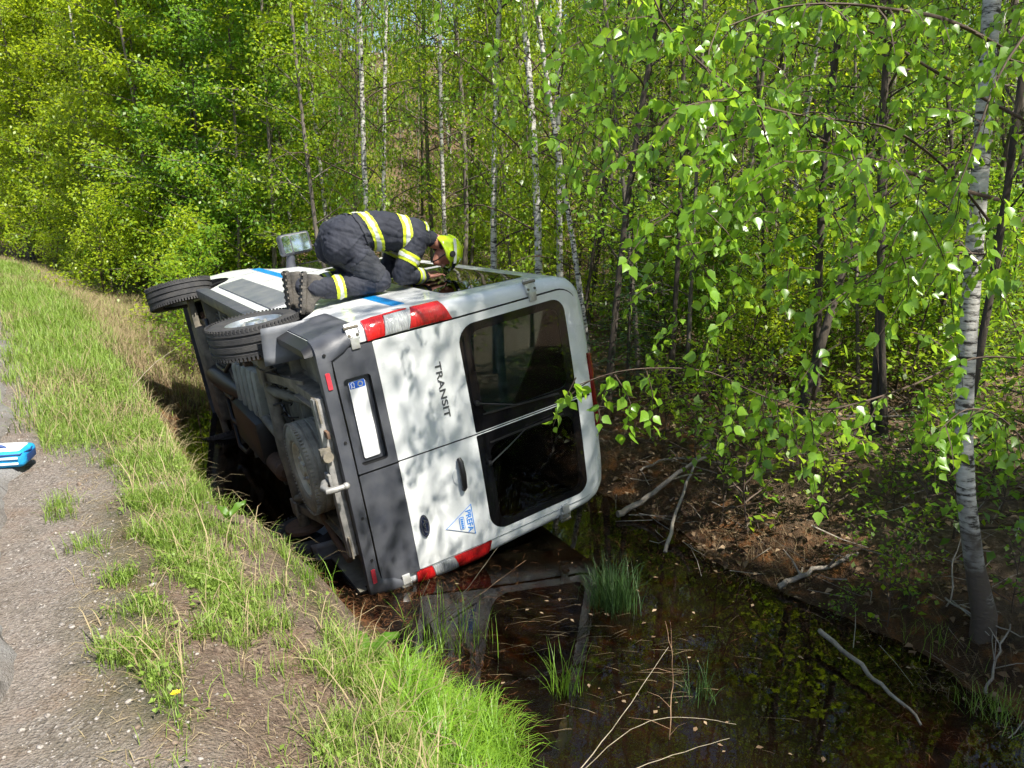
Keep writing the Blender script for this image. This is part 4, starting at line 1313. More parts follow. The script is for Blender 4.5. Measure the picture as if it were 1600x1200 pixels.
# ------------------------------------------------------------------ trees
def birch_bark():
    m, nt, b, L = _nt('birch_bark')
    n = nt.nodes
    tc = n.new('ShaderNodeTexCoord')
    mp = n.new('ShaderNodeMapping'); mp.inputs['Scale'].default_value = (9, 9, 34)
    L.new(tc.outputs['Object'], mp.inputs['Vector'])
    t = n.new('ShaderNodeTexNoise'); t.inputs['Scale'].default_value = 1.0; t.inputs['Detail'].default_value = 5; t.inputs['Roughness'].default_value = .65
    L.new(mp.outputs[0], t.inputs['Vector'])
    r = n.new('ShaderNodeValToRGB')
    r.color_ramp.elements[0].position = .41; r.color_ramp.elements[0].color = (.03, .025, .02, 1)
    r.color_ramp.elements[1].position = .50; r.color_ramp.elements[1].color = (.42, .40, .36, 1)
    e = r.color_ramp.elements.new(.7); e.color = (.62, .60, .56, 1)
    L.new(t.outputs['Fac'], r.inputs[0])
    t2 = n.new('ShaderNodeTexNoise'); t2.inputs['Scale'].default_value = 5; t2.inputs['Detail'].default_value = 6
    L.new(tc.outputs['Object'], t2.inputs['Vector'])
    sx = n.new('ShaderNodeSeparateXYZ'); L.new(tc.outputs['Object'], sx.inputs[0])
    # rough dark bark at the foot of old birches
    a = n.new('ShaderNodeMath'); a.operation = 'MULTIPLY_ADD'; a.inputs[1].default_value = 1.6; a.inputs[2].default_value = -.75
    L.new(t2.outputs['Fac'], a.inputs[0])
    s_ = n.new('ShaderNodeMath'); s_.operation = 'SUBTRACT'; L.new(a.outputs[0], s_.inputs[0]); L.new(sx.outputs['Z'], s_.inputs[1])
    mr = n.new('ShaderNodeMapRange'); mr.inputs['From Min'].default_value = -.85; mr.inputs['From Max'].default_value = -.35
    L.new(s_.outputs[0], mr.inputs['Value'])
    mx = n.new('ShaderNodeMixRGB'); mx.inputs[2].default_value = (.085, .065, .048, 1)
    L.new(mr.outputs[0], mx.inputs[0]); L.new(r.outputs[0], mx.inputs[1])
    L.new(mx.outputs[0], b.inputs['Base Color'])
    b.inputs['Roughness'].default_value = .75
    bp = n.new('ShaderNodeBump'); bp.inputs['Strength'].default_value = .5; bp.inputs['Distance'].default_value = .02
    L.new(t.outputs['Fac'], bp.inputs['Height']); L.new(bp.outputs[0], b.inputs['Normal'])
birch_bark()
mat('grey_bark', (.075, .060, .045), (.19, .165, .135), scale=5, detail=7, rough=.9, bump=.6, bscale=40, stretch=(1, 1, .25))
mat('dark_bark', (.030, .023, .017), (.085, .066, .048), scale=6, detail=7, rough=.9, bump=.6, bscale=40, stretch=(1, 1, .3))
mat('twig_bark', (.035, .022, .014), (.09, .06, .04), scale=8, rough=.8)
mat('dead_wood', (.16, .135, .105), (.33, .29, .24), scale=7, detail=7, rough=.9, bump=.5, bscale=50)
leaf_mat('leaf_birch', (.075, .17, .016), (.19, .35, .03), (.48, .74, .05), .50, .30, .65)
leaf_mat('leaf_yellow', (.15, .24, .010), (.30, .40, .018), (.66, .80, .03), .52)
leaf_mat('leaf_mid', (.10, .19, .010), (.23, .35, .02), (.54, .72, .03), .50)
leaf_mat('leaf_deep', (.06, .15, .018), (.14, .28, .025), (.34, .60, .04), .47)
leaf_mat('leaf_understory', (.06, .155, .012), (.16, .30, .02), (.38, .60, .03), .46)
leaf_mat('needle', (.010, .030, .010), (.025, .06, .015), (.03, .08, .02), .15)

def leaf_quads(P, D, Nn, Ls, rng, wid=.62, fold=.16):
    D = D / (np.linalg.norm(D, axis=1, keepdims=True) + 1e-9)
    S = np.cross(D, Nn); S /= (np.linalg.norm(S, axis=1, keepdims=True) + 1e-9)
    Nn = np.cross(S, D)
    Ls = Ls[:, None]
    base = P; tip = P + D * Ls - Nn * Ls * .12
    mid = P + D * Ls * .42 + Nn * Ls * fold * .6
    a = mid + S * Ls * wid * .5; b = mid - S * Ls * wid * .5
    V = np.stack([base, a, tip, b], 1).reshape(-1, 3)
    n = len(P)
    F_ = np.arange(n * 4).reshape(n, 4)
    r = np.repeat(rng.random(n), 4)
    return V, F_, r
def rand_dirs(rng, n, zbias=0.0):
    d = rng.normal(size=(n, 3)); d[:, 2] += zbias
    return d / np.linalg.norm(d, axis=1, keepdims=True)

def grow(seed, Ht, r0, cb, nb, blen, up, nleaf, lsize, droop=0.0, wob=.25, twigs=4, spread=.10, bark='grey_bark', leafm='leaf_mid', flat=0.0, top=True, dead=0.0, taper=.85):
    """one tree: returns trunk mesh (with limbs) and crown mesh (leaves)"""
    rg = np.random.default_rng(seed); rd = random.Random(seed)
    t = MB(); limbm = 'twig_bark' if bark == 'birch_bark' else bark
    nseg = 12
    ph1, ph2 = rd.uniform(0, 6), rd.uniform(0, 6)
    def axis(f):
        return Vector((wob * f * math.sin(2.4 * f + ph1) + .05 * math.sin(9 * f + ph2) * wob * 2, wob * f * math.cos(2.0 * f + ph2), Ht * f))
    rad = lambda f: r0 * (1 - taper * f) ** .9 * (1 + .35 * math.exp(-f * 30))
    fr = [-.03] + [i / nseg for i in range(nseg + 1)]
    t.tube([axis(max(f, 0)) + Vector((0, 0, Ht * min(f, 0))) for f in fr], [rad(max(f, 0)) for f in fr], 9, cap=False)
    LP = []; LD = []
    t.cur = 1
    for k in range(nb):
        f = cb + (1 - cb) * ((k + rd.random()) / nb) ** .95
        f = min(f, .985)
        p0 = axis(f)
        az = k * 2.399 + rd.uniform(-.5, .5)
        ln = blen * (1 - .72 * ((f - cb) / (1 - cb)) ** 1.3) * rd.uniform(.6, 1.15)
        el = up + rd.uniform(-.25, .25)
        d = Vector((math.cos(az) * math.cos(el), math.sin(az) * math.cos(el), math.sin(el)))
        pts = [p0]; n = 6
        for i in range(n):
            d = (d + Vector((rd.uniform(-.16, .16), rd.uniform(-.16, .16), rd.uniform(-.10, .10) - droop * (i / n)))).normalized()
            pts.append(pts[-1] + d * ln / n)
        rb = max(.004, min(.013, rad(f) * .36))
        t.tube(pts, [rb * (1 - .85 * i / n) + .0015 for i in range(n + 1)], 4, cap=False)
        isdead = rd.random() < dead
        for j in range(twigs):
            i0 = rd.uniform(.25, 1) * n; ii = int(min(i0, n - 1)); q0 = pts[ii].lerp(pts[ii + 1], i0 - ii) if i0 < n else pts[n]
            td = (d + Vector((rd.uniform(-1, 1), rd.uniform(-1, 1), rd.uniform(-.6, .5) - droop))).normalized()
            tl = ln * rd.uniform(.22, .5)
            tp = [q0, q0 + td * tl * .5 + Vector((0, 0, rd.uniform(-.03, .03))), q0 + td * tl + Vector((0, 0, -droop * tl * .5))]
            t.tube(tp, [.0045, .003, .0012], 3, cap=False)
            if not isdead:
                for u in rg.random(max(1, int(nleaf / nb / (twigs + 1)))):
                    LP.append(tp[0].lerp(tp[2], float(u))); LD.append(td)
        if not isdead:
            for u in rg.random(max(1, int(nleaf / nb / (twigs + 1)))):
                i0 = (.2 + .8 * u) * n; ii = int(min(i0, n - 1)); LP.append(pts[ii].lerp(pts[ii + 1], i0 - ii)); LD.append(d)
    P = np.array([tuple(p) for p in LP]); D = np.array([tuple(p) for p in LD]); n = len(P)
    P = P + rg.normal(size=(n, 3)) * spread * np.array([1, 1, .8])
    D = D * .5 + rand_dirs(rg, n) * .8 + np.array([0, 0, -.25 - droop])
    N_ = rand_dirs(rg, n) * (1 - flat) + np.array([0, 0, .6 + flat])
    V, F_, r = leaf_quads(P, D, N_, lsize * rg.uniform(.6, 1.25, n), rg)
    return t.mesh('trunk', [bark, limbm], smooth=60, fixn=False), np_mesh('crown', V, F_, leafm, rnd=r)
def plant_tree(name, meshes, x, y, label, cat='tree', group=None, rz=None, sc=1.0, lean=(0, 0), dz=-.03, sxy=None):
    o = empty(name, (x, y, float(height(x, y)) + dz))
    o.rotation_euler = (lean[0], lean[1], rz if rz is not None else random.uniform(0, 6.28))
    o.scale = (sc * (sxy or 1), sc * (sxy or 1), sc)
    tag(o, label, cat, group)
    link('trunk', meshes[0], o)
    if len(meshes) > 1 and meshes[1] is not None: link('crown', meshes[1], o)
    return o
# kinds: each a few different individuals
BIRCH = [grow(100 + i, 11.5, .060, .13, 40, 1.7, .6, 6200, .066, droop=.35, wob=.6, twigs=4, spread=.12, bark='birch_bark', leafm=['leaf_mid', 'leaf_birch', 'leaf_mid'][i], dead=.12) for i in range(3)]
LEAFY = [grow(200 + i, 8.5, .042, .05, 48, 1.7, .35, 11500, .080, droop=.05, wob=.3, twigs=5, spread=.13, bark='grey_bark', leafm=['leaf_yellow', 'leaf_mid', 'leaf_yellow', 'leaf_deep'][i], flat=.35) for i in range(4)]
SLIM = [grow(300 + i, 10.5, .045, .16, 38, 1.25, .5, 4600, .072, droop=.05, wob=.45, twigs=4, spread=.12, bark=['grey_bark', 'dark_bark', 'grey_bark', 'grey_bark'][i], leafm=['leaf_mid', 'leaf_understory', 'leaf_yellow', 'leaf_mid'][i], flat=.3, dead=.35) for i in range(4)]
BARE = [grow(400 + i, 11.0, .05, .08, 44, .95, .45, 500, .06, wob=.4, twigs=6, spread=.1, bark=['grey_bark', 'dark_bark'][i], leafm='leaf_understory', dead=.75) for i in range(2)]
BUSH = [grow(500 + i, 2.2, .014, .05, 26, .85, .5, 1800, .066, wob=.3, twigs=4, spread=.10, bark='twig_bark', leafm=['leaf_understory', 'leaf_mid', 'leaf_yellow'][i], flat=.4) for i in range(3)]
def spruce(seed, Ht):
    rd = random.Random(seed); rg = np.random.default_rng(seed)
    t = MB(); t.tube([(0, 0, -.1), (0, 0, Ht * .5), (.02, 0, Ht)], [.035, .02, .004], 8)
    LP, LD = [], []
    for k in range(70):
        f = .06 + .92 * k / 70; ln = 1.05 * (1 - f) + .10; az = k * 2.399; d = Vector((math.cos(az), math.sin(az), -.12))
        p0 = Vector((0, 0, Ht * f)); p1 = p0 + d * ln + Vector((0, 0, .12 * ln))
        t.tube([p0, p0 + d * ln * .6, p1], [.008, .005, .002], 4, cap=False)
        for j in range(int(60 * ln) + 6):
            u = rd.random(); q = p0.lerp(p1, u); w = (1 - u) * ln * .42
            sd2 = Vector((-d.y, d.x, 0)) * rd.choice((-1, 1))
            v = rd.random()
            LP.append(q + sd2 * w * v + Vector((0, 0, -.04 * v + rd.uniform(-.02, .02)))); LD.append(d * .6 + sd2 * .8)
    P = np.array([tuple(p) for p in LP]); D = np.array([tuple(p) for p in LD])
    V, F_, r = leaf_quads(P, D + rg.normal(size=P.shape) * .25, rand_dirs(rg, len(P)) * .5 + [0, 0, 1], rg.uniform(.05, .10, len(P)), rg, wid=.28, fold=.05)
    return t.mesh('trunk', 'dark_bark', 60, False), np_mesh('crown', V, F_, 'needle', rnd=r)
SPRUCE = spruce(9, 3.2)
SPRIG = [grow(700 + i, .75, .006, .10, 13, .36, .55, 150, .058, wob=.12, twigs=2, spread=.035, bark='twig_bark', leafm=['leaf_understory', 'leaf_mid'][i], flat=.6) for i in range(2)]
SHADE = [grow(600 + i, 8.6, .06, .60, 40, 2.2, .20, 15000, .085, wob=.3, twigs=5, spread=.16, bark='birch_bark', leafm='leaf_mid') for i in range(2)]
def at_px(px, d):
    q = PD(px, 470, d); return q[0], q[1]
def lean_to(deg_right, deg_away=0):
    return (math.radians(-deg_away), math.radians(deg_right))
used = []
def put(px, d, kind, name, label, group=None, sc=1.0, lean=(0, 0), **kw):
    x, y = at_px(px, d); used.append((x, y))
    return plant_tree(name, kind, x, y, label, 'tree', group, sc=sc, lean=lean, **kw)
# the birches one can tell apart
G1 = 'birches standing behind the van'
put(585, 12.0, BIRCH[0], 'birch_tree', 'white birch rising straight above the kneeling person, left of a close pair', G1, 1.0, lean_to(-3), rz=.3, sxy=0.78)
put(602, 12.4, BIRCH[1], 'birch_tree', 'thin white birch rising above the kneeling person, right of a close pair', G1, 1.0, lean_to(-2.2), rz=2.0, sxy=0.66)
put(522, 13.5, BIRCH[2], 'birch_tree', 'slender speckled birch between the side mirror and the kneeling person', G1, .95, lean_to(.5), rz=4.1, sxy=0.70)
put(697, 13.4, BIRCH[1], 'birch_tree', 'slender white birch directly behind the yellow helmet', G1, .95, lean_to(.5), rz=1.2, sxy=0.70)
put(776, 11.2, BIRCH[2], 'birch_tree', 'bright white birch behind the upper side window of the van', G1, 1.02, lean_to(-.4), rz=5.2, sxy=0.82)
put(847, 10.4, BIRCH[0], 'birch_tree', 'thick white birch behind the roof corner, left of two', G1, 1.05, lean_to(1.4), rz=2.9, sxy=0.90)
put(874, 10.9, BIRCH[1], 'birch_tree', 'birch behind the roof corner, right of two', G1, 1.0, lean_to(.3), rz=.9, sxy=0.82)
put(925, 9.4, BIRCH[2], 'birch_tree', 'birch leaning to the right just past the van roof', G1, .9, lean_to(7), rz=3.3, sxy=0.66)
put(470, 14.5, BIRCH[0], 'birch_tree', 'birch with broken bark behind the side mirror', G1, .95, lean_to(-4), rz=5.5, sxy=0.74)
put(345, 15.5, BIRCH[1], 'birch_tree', 'pale thin birch among leaves left of the side mirror', G1, .95, lean_to(-1), rz=3.8, sxy=0.57)
put(168, 18.0, BIRCH[2], 'birch_tree', 'pale birch stem at the sunny edge of the wood', G1, .9, lean_to(-2), rz=1.8, sxy=0.66)
put(1215, 9.8, BIRCH[0], 'birch_tree', 'short pale birch stem among foreground leaves', G1, .9, lean_to(1), rz=.2, sxy=0.57)
# dark stems on the right
G2 = 'dark stems right of the van'
put(1055, 9.0, SLIM[1], 'slim_tree', 'thin dark stem standing alone right of the van roof', G2, .9, lean_to(2), rz=1.0, sxy=.8)
put(1140, 11.5, SLIM[0], 'slim_tree', 'grey stem behind the rotten stump', G2, .95, lean_to(0), rz=2.0)
put(1270, 7.6, SLIM[1], 'slim_tree', 'dark stem leaning right above the far bank', G2, .9, lean_to(13), rz=0.4, sxy=1.15)
put(1285, 8.2, SLIM[1], 'slim_tree', 'upright dark stem beside the leaning one', G2, .9, lean_to(3), rz=3.4, sxy=1.1)
put(1395, 7.0, SLIM[1], 'slim_tree', 'dark forked sapling, stem leaning left', G2, .8, lean_to(-9), rz=5.0, sxy=.95)
put(1402, 7.0, SLIM[1], 'slim_tree', 'dark forked sapling, stem leaning right', G2, .8, lean_to(5), rz=2.5, sxy=.9)
put(1478, 12.0, BIRCH[1], 'birch_tree', 'thin pale birch left of the large right-hand birch', G2, .9, lean_to(0), rz=2.2, sxy=.8)
put(1345, 13.0, SLIM[2], 'slim_tree', 'grey stem deep in the wood left of the large birch', G2, 1.0, lean_to(0), rz=.7)
put(1540, 5.9, SLIM[1], 'slim_tree', 'dark stem close behind the large right-hand birch', G2, .9, lean_to(1), rz=.1, sxy=.8)
put(950, 8.6, SLIM[1], 'slim_tree', 'dark crooked stem arching left beside the van roof', G2, .9, lean_to(-7), rz=4.0, sxy=1.0)
xs, ys_ = at_px(985, 8.8)
plant_tree('spruce_tree', SPRUCE, xs, ys_, 'small dark spruce just right of the van roof', 'tree', sc=.75)
xs, ys_ = at_px(1020, 12.0)
plant_tree('spruce_tree', SPRUCE, xs, ys_, 'dark young spruce further back right of the van', 'tree', sc=.9)
xs, ys_ = at_px(905, 13.5)
plant_tree('spruce_tree', SPRUCE, xs, ys_, 'dark young spruce hidden behind the leaning birch', 'tree', sc=.8)
# ------------------------------------------------------------------ the wood behind, tree by tree
rw = random.Random(21)
def free(x, y, dmin):
    return all((x - a) ** 2 + (y - b) ** 2 > dmin * dmin for a, b in used)
def sprime(x, y):
    s, t = st_of(x, y); return s + float(bend(t)), t
def scatter(n, px0, px1, d0, d1, dmin, pick, smin=5.0, tries=40, dpow=1.0):
    out = 0
    for _ in range(n * tries):
        if out >= n: break
        px = rw.uniform(px0, px1); d = d0 + (d1 - d0) * rw.random() ** dpow
        x, y = at_px(px, d); s, t = sprime(x, y)
        lim = smin if t < 13 else 2.7
        if s < lim or not free(x, y, dmin): continue
        used.append((x, y)); pick(x, y, px, d); out += 1
    return out
def zone(px, d):
    if px < 60: z = 'at the far left edge of the view'
    elif px < 215: z = 'left of the van wheels'
    elif px < 400: z = 'above the front wheel'
    elif px < 500: z = 'behind the side mirror'
    elif px < 690: z = 'behind the kneeling person'
    elif px < 830: z = 'between the helmet and the roof corner'
    elif px < 960: z = 'behind the roof corner'
    elif px < 1150: z = 'just right of the van roof'
    elif px < 1330: z = 'behind the hanging birch leaves'
    elif px < 1480: z = 'left of the large birch'
    else: z = 'at the far right edge'
    return z
def deep(d): return 'front row' if d < 15.5 else ('second row' if d < 20 else ('third row' if d < 26 else 'far back'))
def jit(a=3): return (math.radians(rw.uniform(-a, a)), math.radians(rw.uniform(-a, a)))
GL = 'leafy young trees along the sunny edge of the wood'
def pick_left(x, y, px, d):
    k = rw.choice([0, 0, 2, 2, 1] if px < 290 else [1, 3, 1, 2])
    plant_tree('leafy_tree', LEAFY[k], x, y, '%s leafy tree %s, %s' % (['yellow green', 'mid green', 'pale yellow green', 'deep green'][k], zone(px, d), deep(d)), 'tree', GL, rz=rw.uniform(0, 6.28), sc=rw.uniform(.85, 1.25), lean=jit())
scatter(64, -90, 440, 14.5, 27, .75, pick_left, smin=4.0)
GD = 'dark leafy trees left of the side mirror'
for px, d, sc in ((375, 13.6, .8), (430, 14.0, .85), (340, 15.0, .8)):
    x, y = at_px(px, d); used.append((x, y))
    plant_tree('leafy_tree', LEAFY[3], x, y, 'deep green leafy tree %s, left of the side mirror' % {340: 'nearest the front wheel', 375: 'midway between front wheel and mirror', 430: 'touching the mirror outline'}[px], 'tree', GD, rz=px * .1, sc=sc)
GM = 'slender stems crowding the wood behind the van'
def pick_mid(x, y, px, d):
    r = rw.random()
    if r < .62: k, nm = SLIM[rw.choice([0, 2, 3, 0, 1])], 'slim_tree'
    elif r < .85: k, nm = BARE[rw.choice([0, 0, 1])], 'slim_tree'
    elif r < .89: k, nm = BIRCH[rw.randrange(3)], 'birch_tree'
    else: k, nm = LEAFY[rw.choice([0, 1, 2])], 'leafy_tree'
    lab = {'slim_tree': 'slender half-bare tree %s, %s' % (zone(px, d), deep(d)), 'birch_tree': 'pale distant birch %s, %s' % (zone(px, d), deep(d)), 'leafy_tree': 'slim leafy young tree %s, %s' % (zone(px, d), deep(d))}[nm]
    plant_tree(nm, k, x, y, lab, 'tree', {'slim_tree': GM, 'birch_tree': 'distant birches deep in the wood', 'leafy_tree': 'leafy trees deep in the wood'}[nm], rz=rw.uniform(0, 6.28), sc=rw.uniform(.8, 1.2), lean=jit(4), sxy=rw.uniform(.75, 1.1))
scatter(150, 430, 1720, 11.5, 34, .55, pick_mid, smin=7.0, dpow=1.3)
GF = 'far trees on the slope closing the view'
def pick_far(x, y, px, d):
    k = rw.choice([LEAFY[0], LEAFY[1], LEAFY[2], SLIM[0], SLIM[2], BARE[0], BARE[0]] if px > 430 else [LEAFY[0], LEAFY[1], LEAFY[2], LEAFY[2]])
    plant_tree('far_tree', k, x, y, 'far tree %s on the wooded slope' % zone(px, d), 'tree', GF, rz=rw.uniform(0, 6.28), sc=rw.uniform(1.0, 1.5), lean=jit())
scatter(130, -150, 1760, 30, 58, .9, pick_far, smin=6)
GB = 'low green bushes on the floor of the wood'
def pick_bush(x, y, px, d):
    plant_tree('bush', BUSH[rw.choice([0, 0, 1, 2])], x, y, 'low green bush %s, %s' % (zone(px, d), deep(d)), 'bush', GB, rz=rw.uniform(0, 6.28), sc=rw.uniform(.5, 1.15))
scatter(112, 420, 1700, 9.5, 28, .45, pick_bush, smin=7.0)
scatter(34, -60, 460, 13.5, 22, .6, pick_bush, smin=3.4)
GT = 'leafy shrubs between the stems right of the van'
def pick_shrub(x, y, px, d):
    plant_tree('leafy_shrub', BUSH[rw.choice([0, 0, 1, 2])], x, y, 'leafy shrub %s, %s' % (zone(px, d), 'close to the bank' if d < 9 else 'among the stems'), 'shrub', GT, rz=rw.uniform(0, 6.28), sc=rw.uniform(.6, 1.1), lean=jit(6))
scatter(24, 960, 1720, 7.6, 13, .5, pick_shrub, smin=5.9)
GN = 'thin dark stems close behind the far bank'
def pick_stem(x, y, px, d):
    plant_tree('slim_tree', rw.choice([BARE[1], BARE[1], BARE[0], SLIM[1]]), x, y, 'thin dark half-bare stem %s, %s' % (zone(px, d), 'close to the bank' if d < 10 else 'a little further in'), 'tree', GN, rz=rw.uniform(0, 6.28), sc=rw.uniform(.7, 1.05), lean=jit(8), sxy=rw.uniform(.5, .85))
scatter(46, 900, 1700, 8.0, 15, .35, pick_stem, smin=6.0)
def pick_edge(x, y, px, d):
    plant_tree('bush', BUSH[rw.choice([0, 1, 2])], x, y, 'small bush in the dry grass %s' % zone(px, d), 'bush', 'small bushes in the dry grass left of the van', rz=rw.uniform(0, 6.28), sc=rw.uniform(.4, .95))
for _ in range(400):
    if _ == 0: made = 0
    t = rw.uniform(11.5, 22); s2 = rw.uniform(1.7, 3.4); s = s2 - float(bend(t)); x, y = s * UV[0] + t * DV[0], s * UV[1] + t * DV[1]
    if made >= 12 or not free(x, y, .5): continue
    v = Vector((x, y, -.4)) - Vector((0, 0, CAM_H)); px = 800 + FPX * v.x / (v.y * math.cos(PITCH) - v.z * math.sin(PITCH))
    if 330 < px or px < -60: continue
    used.append((x, y)); pick_edge(x, y, px, y); made += 1
for (s, t, k) in ((3.5, 11.6, SLIM[0]), (3.1, 13.2, SLIM[3])):
    x, y = s * UV[0] + t * DV[0], s * UV[1] + t * DV[1]; used.append((x, y))
    plant_tree('slim_tree', k, x, y, {11.6: 'slim leafy tree just beyond the front of the van', 13.2: 'slim tree at the ditch head behind the van front'}[t], 'tree', rz=t, sc=.85)
# trees of the same wood that stand right of the camera and shade the ditch
GS = 'trees beside the camera that shade the ditch'
for (s, t, k, sc, rz) in ((4.9, .2, SHADE[1], 1.22, 2.4), (5.3, -3.5, SHADE[1], 1.0, 1.3), (6.7, -2.0, SHADE[0], .9, 2.6), (6.6, -1.0, BIRCH[1], 1.05, 2.6), (6.0, -5.6, LEAFY[2], 1.1, 2.0), (6.4, 2.2, BARE[0], .95, 3.0),
                          (7.6, -3.5, LEAFY[3], 1.15, 5.0), (8.5, .5, BIRCH[1], 1.1, 3.0), (5.6, -8.0, BIRCH[0], 1.1, 4.0), (9.5, -4, LEAFY[1], 1.1, .5), (12, 1.0, LEAFY[1], 1.2, 1.2)):
    x, y = s * UV[0] + t * DV[0], s * UV[1] + t * DV[1]
    plant_tree('shade_tree', k, x, y, 'tree of the near wood edge right of the camera, shading the ditch', 'tree', GS, rz=rz, sc=sc)

# ------------------------------------------------------------------ the large birch on the right, its branches hanging into view
BX = hit(1540, 985)
birch = empty('birch_tree', (BX[0], BX[1], BX[2] - .05))
tag(birch, 'large birch on the far bank at right, leafy branches hanging over the water', 'tree')
bo = birch.location.copy()
def W(px, py, d): return Vector(PD(px, py, d)) - bo
D0 = float(BX[1])
tp = [Vector((0, 0, -.15)), W(1538, 960, D0), W(1522, 880, D0), W(1510, 780, D0 + .02), W(1506, 690, D0 + .03), W(1508, 600, D0 + .05), W(1516, 480, D0 + .08), W(1526, 340, D0 + .1), W(1538, 180, D0 + .12), W(1550, 0, D0 + .15)]
top = tp[-1]
for k in range(1, 6): tp.append(top + Vector((.05 * k, .02 * k, 1.05 * k)))
tr = [.080, .070, .054, .050, .048, .047, .046, .045, .044, .043, .05, .042, .033, .022, .008]
m_ = MB(); m_.tube(tp, tr, 16, cap=False); m_.build('trunk', 'birch_bark', birch, smooth=60)
rb = random.Random(5)
twig_paths = []
def poly(pts): return [W(*p) for p in pts]
def smoothpath(p, n=4):
    out = []
    for i in range(len(p) - 1):
        a, b, c, d = p[max(i - 1, 0)], p[i], p[i + 1], p[min(i + 2, len(p) - 1)]
        for k in range(n):
            t = k / n
            out.append(.5 * ((2 * b) + (c - a) * t + (2 * a - 5 * b + 4 * c - d) * t * t + (3 * b - a - 3 * c + d) * t ** 3))
    out.append(p[-1]); return out
LIMBS = [  # px, py, depth, then base radius
    ([(1560, 312, 4.25), (1480, 290, 4.1), (1400, 262, 3.9), (1320, 235, 3.75), (1240, 198, 3.6), (1160, 150, 3.5), (1090, 95, 3.4), (1040, 35, 3.3), (1015, -20, 3.3)], .016),
    ([(1610, 105, 3.9), (1540, 60, 3.7), (1470, 28, 3.5), (1390, 14, 3.4), (1310, 6, 3.3), (1220, 12, 3.2), (1140, 40, 3.1)], .014),
    ([(1615, 195, 4.2), (1530, 150, 4.1), (1450, 105, 4.0), (1380, 60, 4.0), (1300, 20, 3.9), (1240, -30, 3.9)], .013),
    ([(1545, 345, 4.3), (1480, 265, 4.0), (1400, 205, 3.7), (1330, 190, 3.5), (1250, 180, 3.3), (1180, 165, 3.15), (1110, 158, 3.05), (1050, 172, 3.0)], .010),
    ([(1570, 400, 4.2), (1500, 395, 3.8), (1430, 400, 3.5), (1360, 430, 3.3), (1290, 480, 3.2)], .010),
    ([(1600, 560, 3.8), (1520, 560, 3.6), (1430, 600, 3.4), (1340, 630, 3.3), (1270, 640, 3.2), (1190, 618, 3.15), (1110, 582, 3.1), (1030, 575, 3.1), (960, 582, 3.1), (895, 605, 3.1)], .006),
    ([(1610, 700, 3.4), (1560, 650, 3.3), (1510, 640, 3.25), (1470, 670, 3.2)], .007),
    ([(1620, 30, 3.4), (1560, 120, 3.3), (1510, 260, 3.2), (1480, 330, 3.15)], .008),
    ([(1605, 330, 3.5), (1560, 420, 3.4), (1590, 520, 3.35)], .007),
]
for pts, r in LIMBS:
    p = smoothpath(poly(pts), 4); n = len(p)
    lb = MB(); lb.tube(p, [.62 * r * (1 - .8 * i / (n - 1)) + .0012 for i in range(n)], 6, cap=False); lb.build('branch', 'twig_bark', birch, smooth=60, fixn=False)
    # hanging twigs off each limb
    for i in range(2, n, 1):
        if rb.random() < (.30 if pts[0][1] == 560 else .8):
            d = Vector((rb.uniform(-.5, .35), rb.uniform(-.5, .5), rb.uniform(-.35, .25))).normalized()
            L_ = rb.uniform(.12, .34); q = [p[i]]
            for k in range(4):
                d = (d + Vector((rb.uniform(-.15, .15), rb.uniform(-.15, .15), -.38))).normalized(); q.append(q[-1] + d * L_ / 4)
            twig_paths.append((q, 1.0))
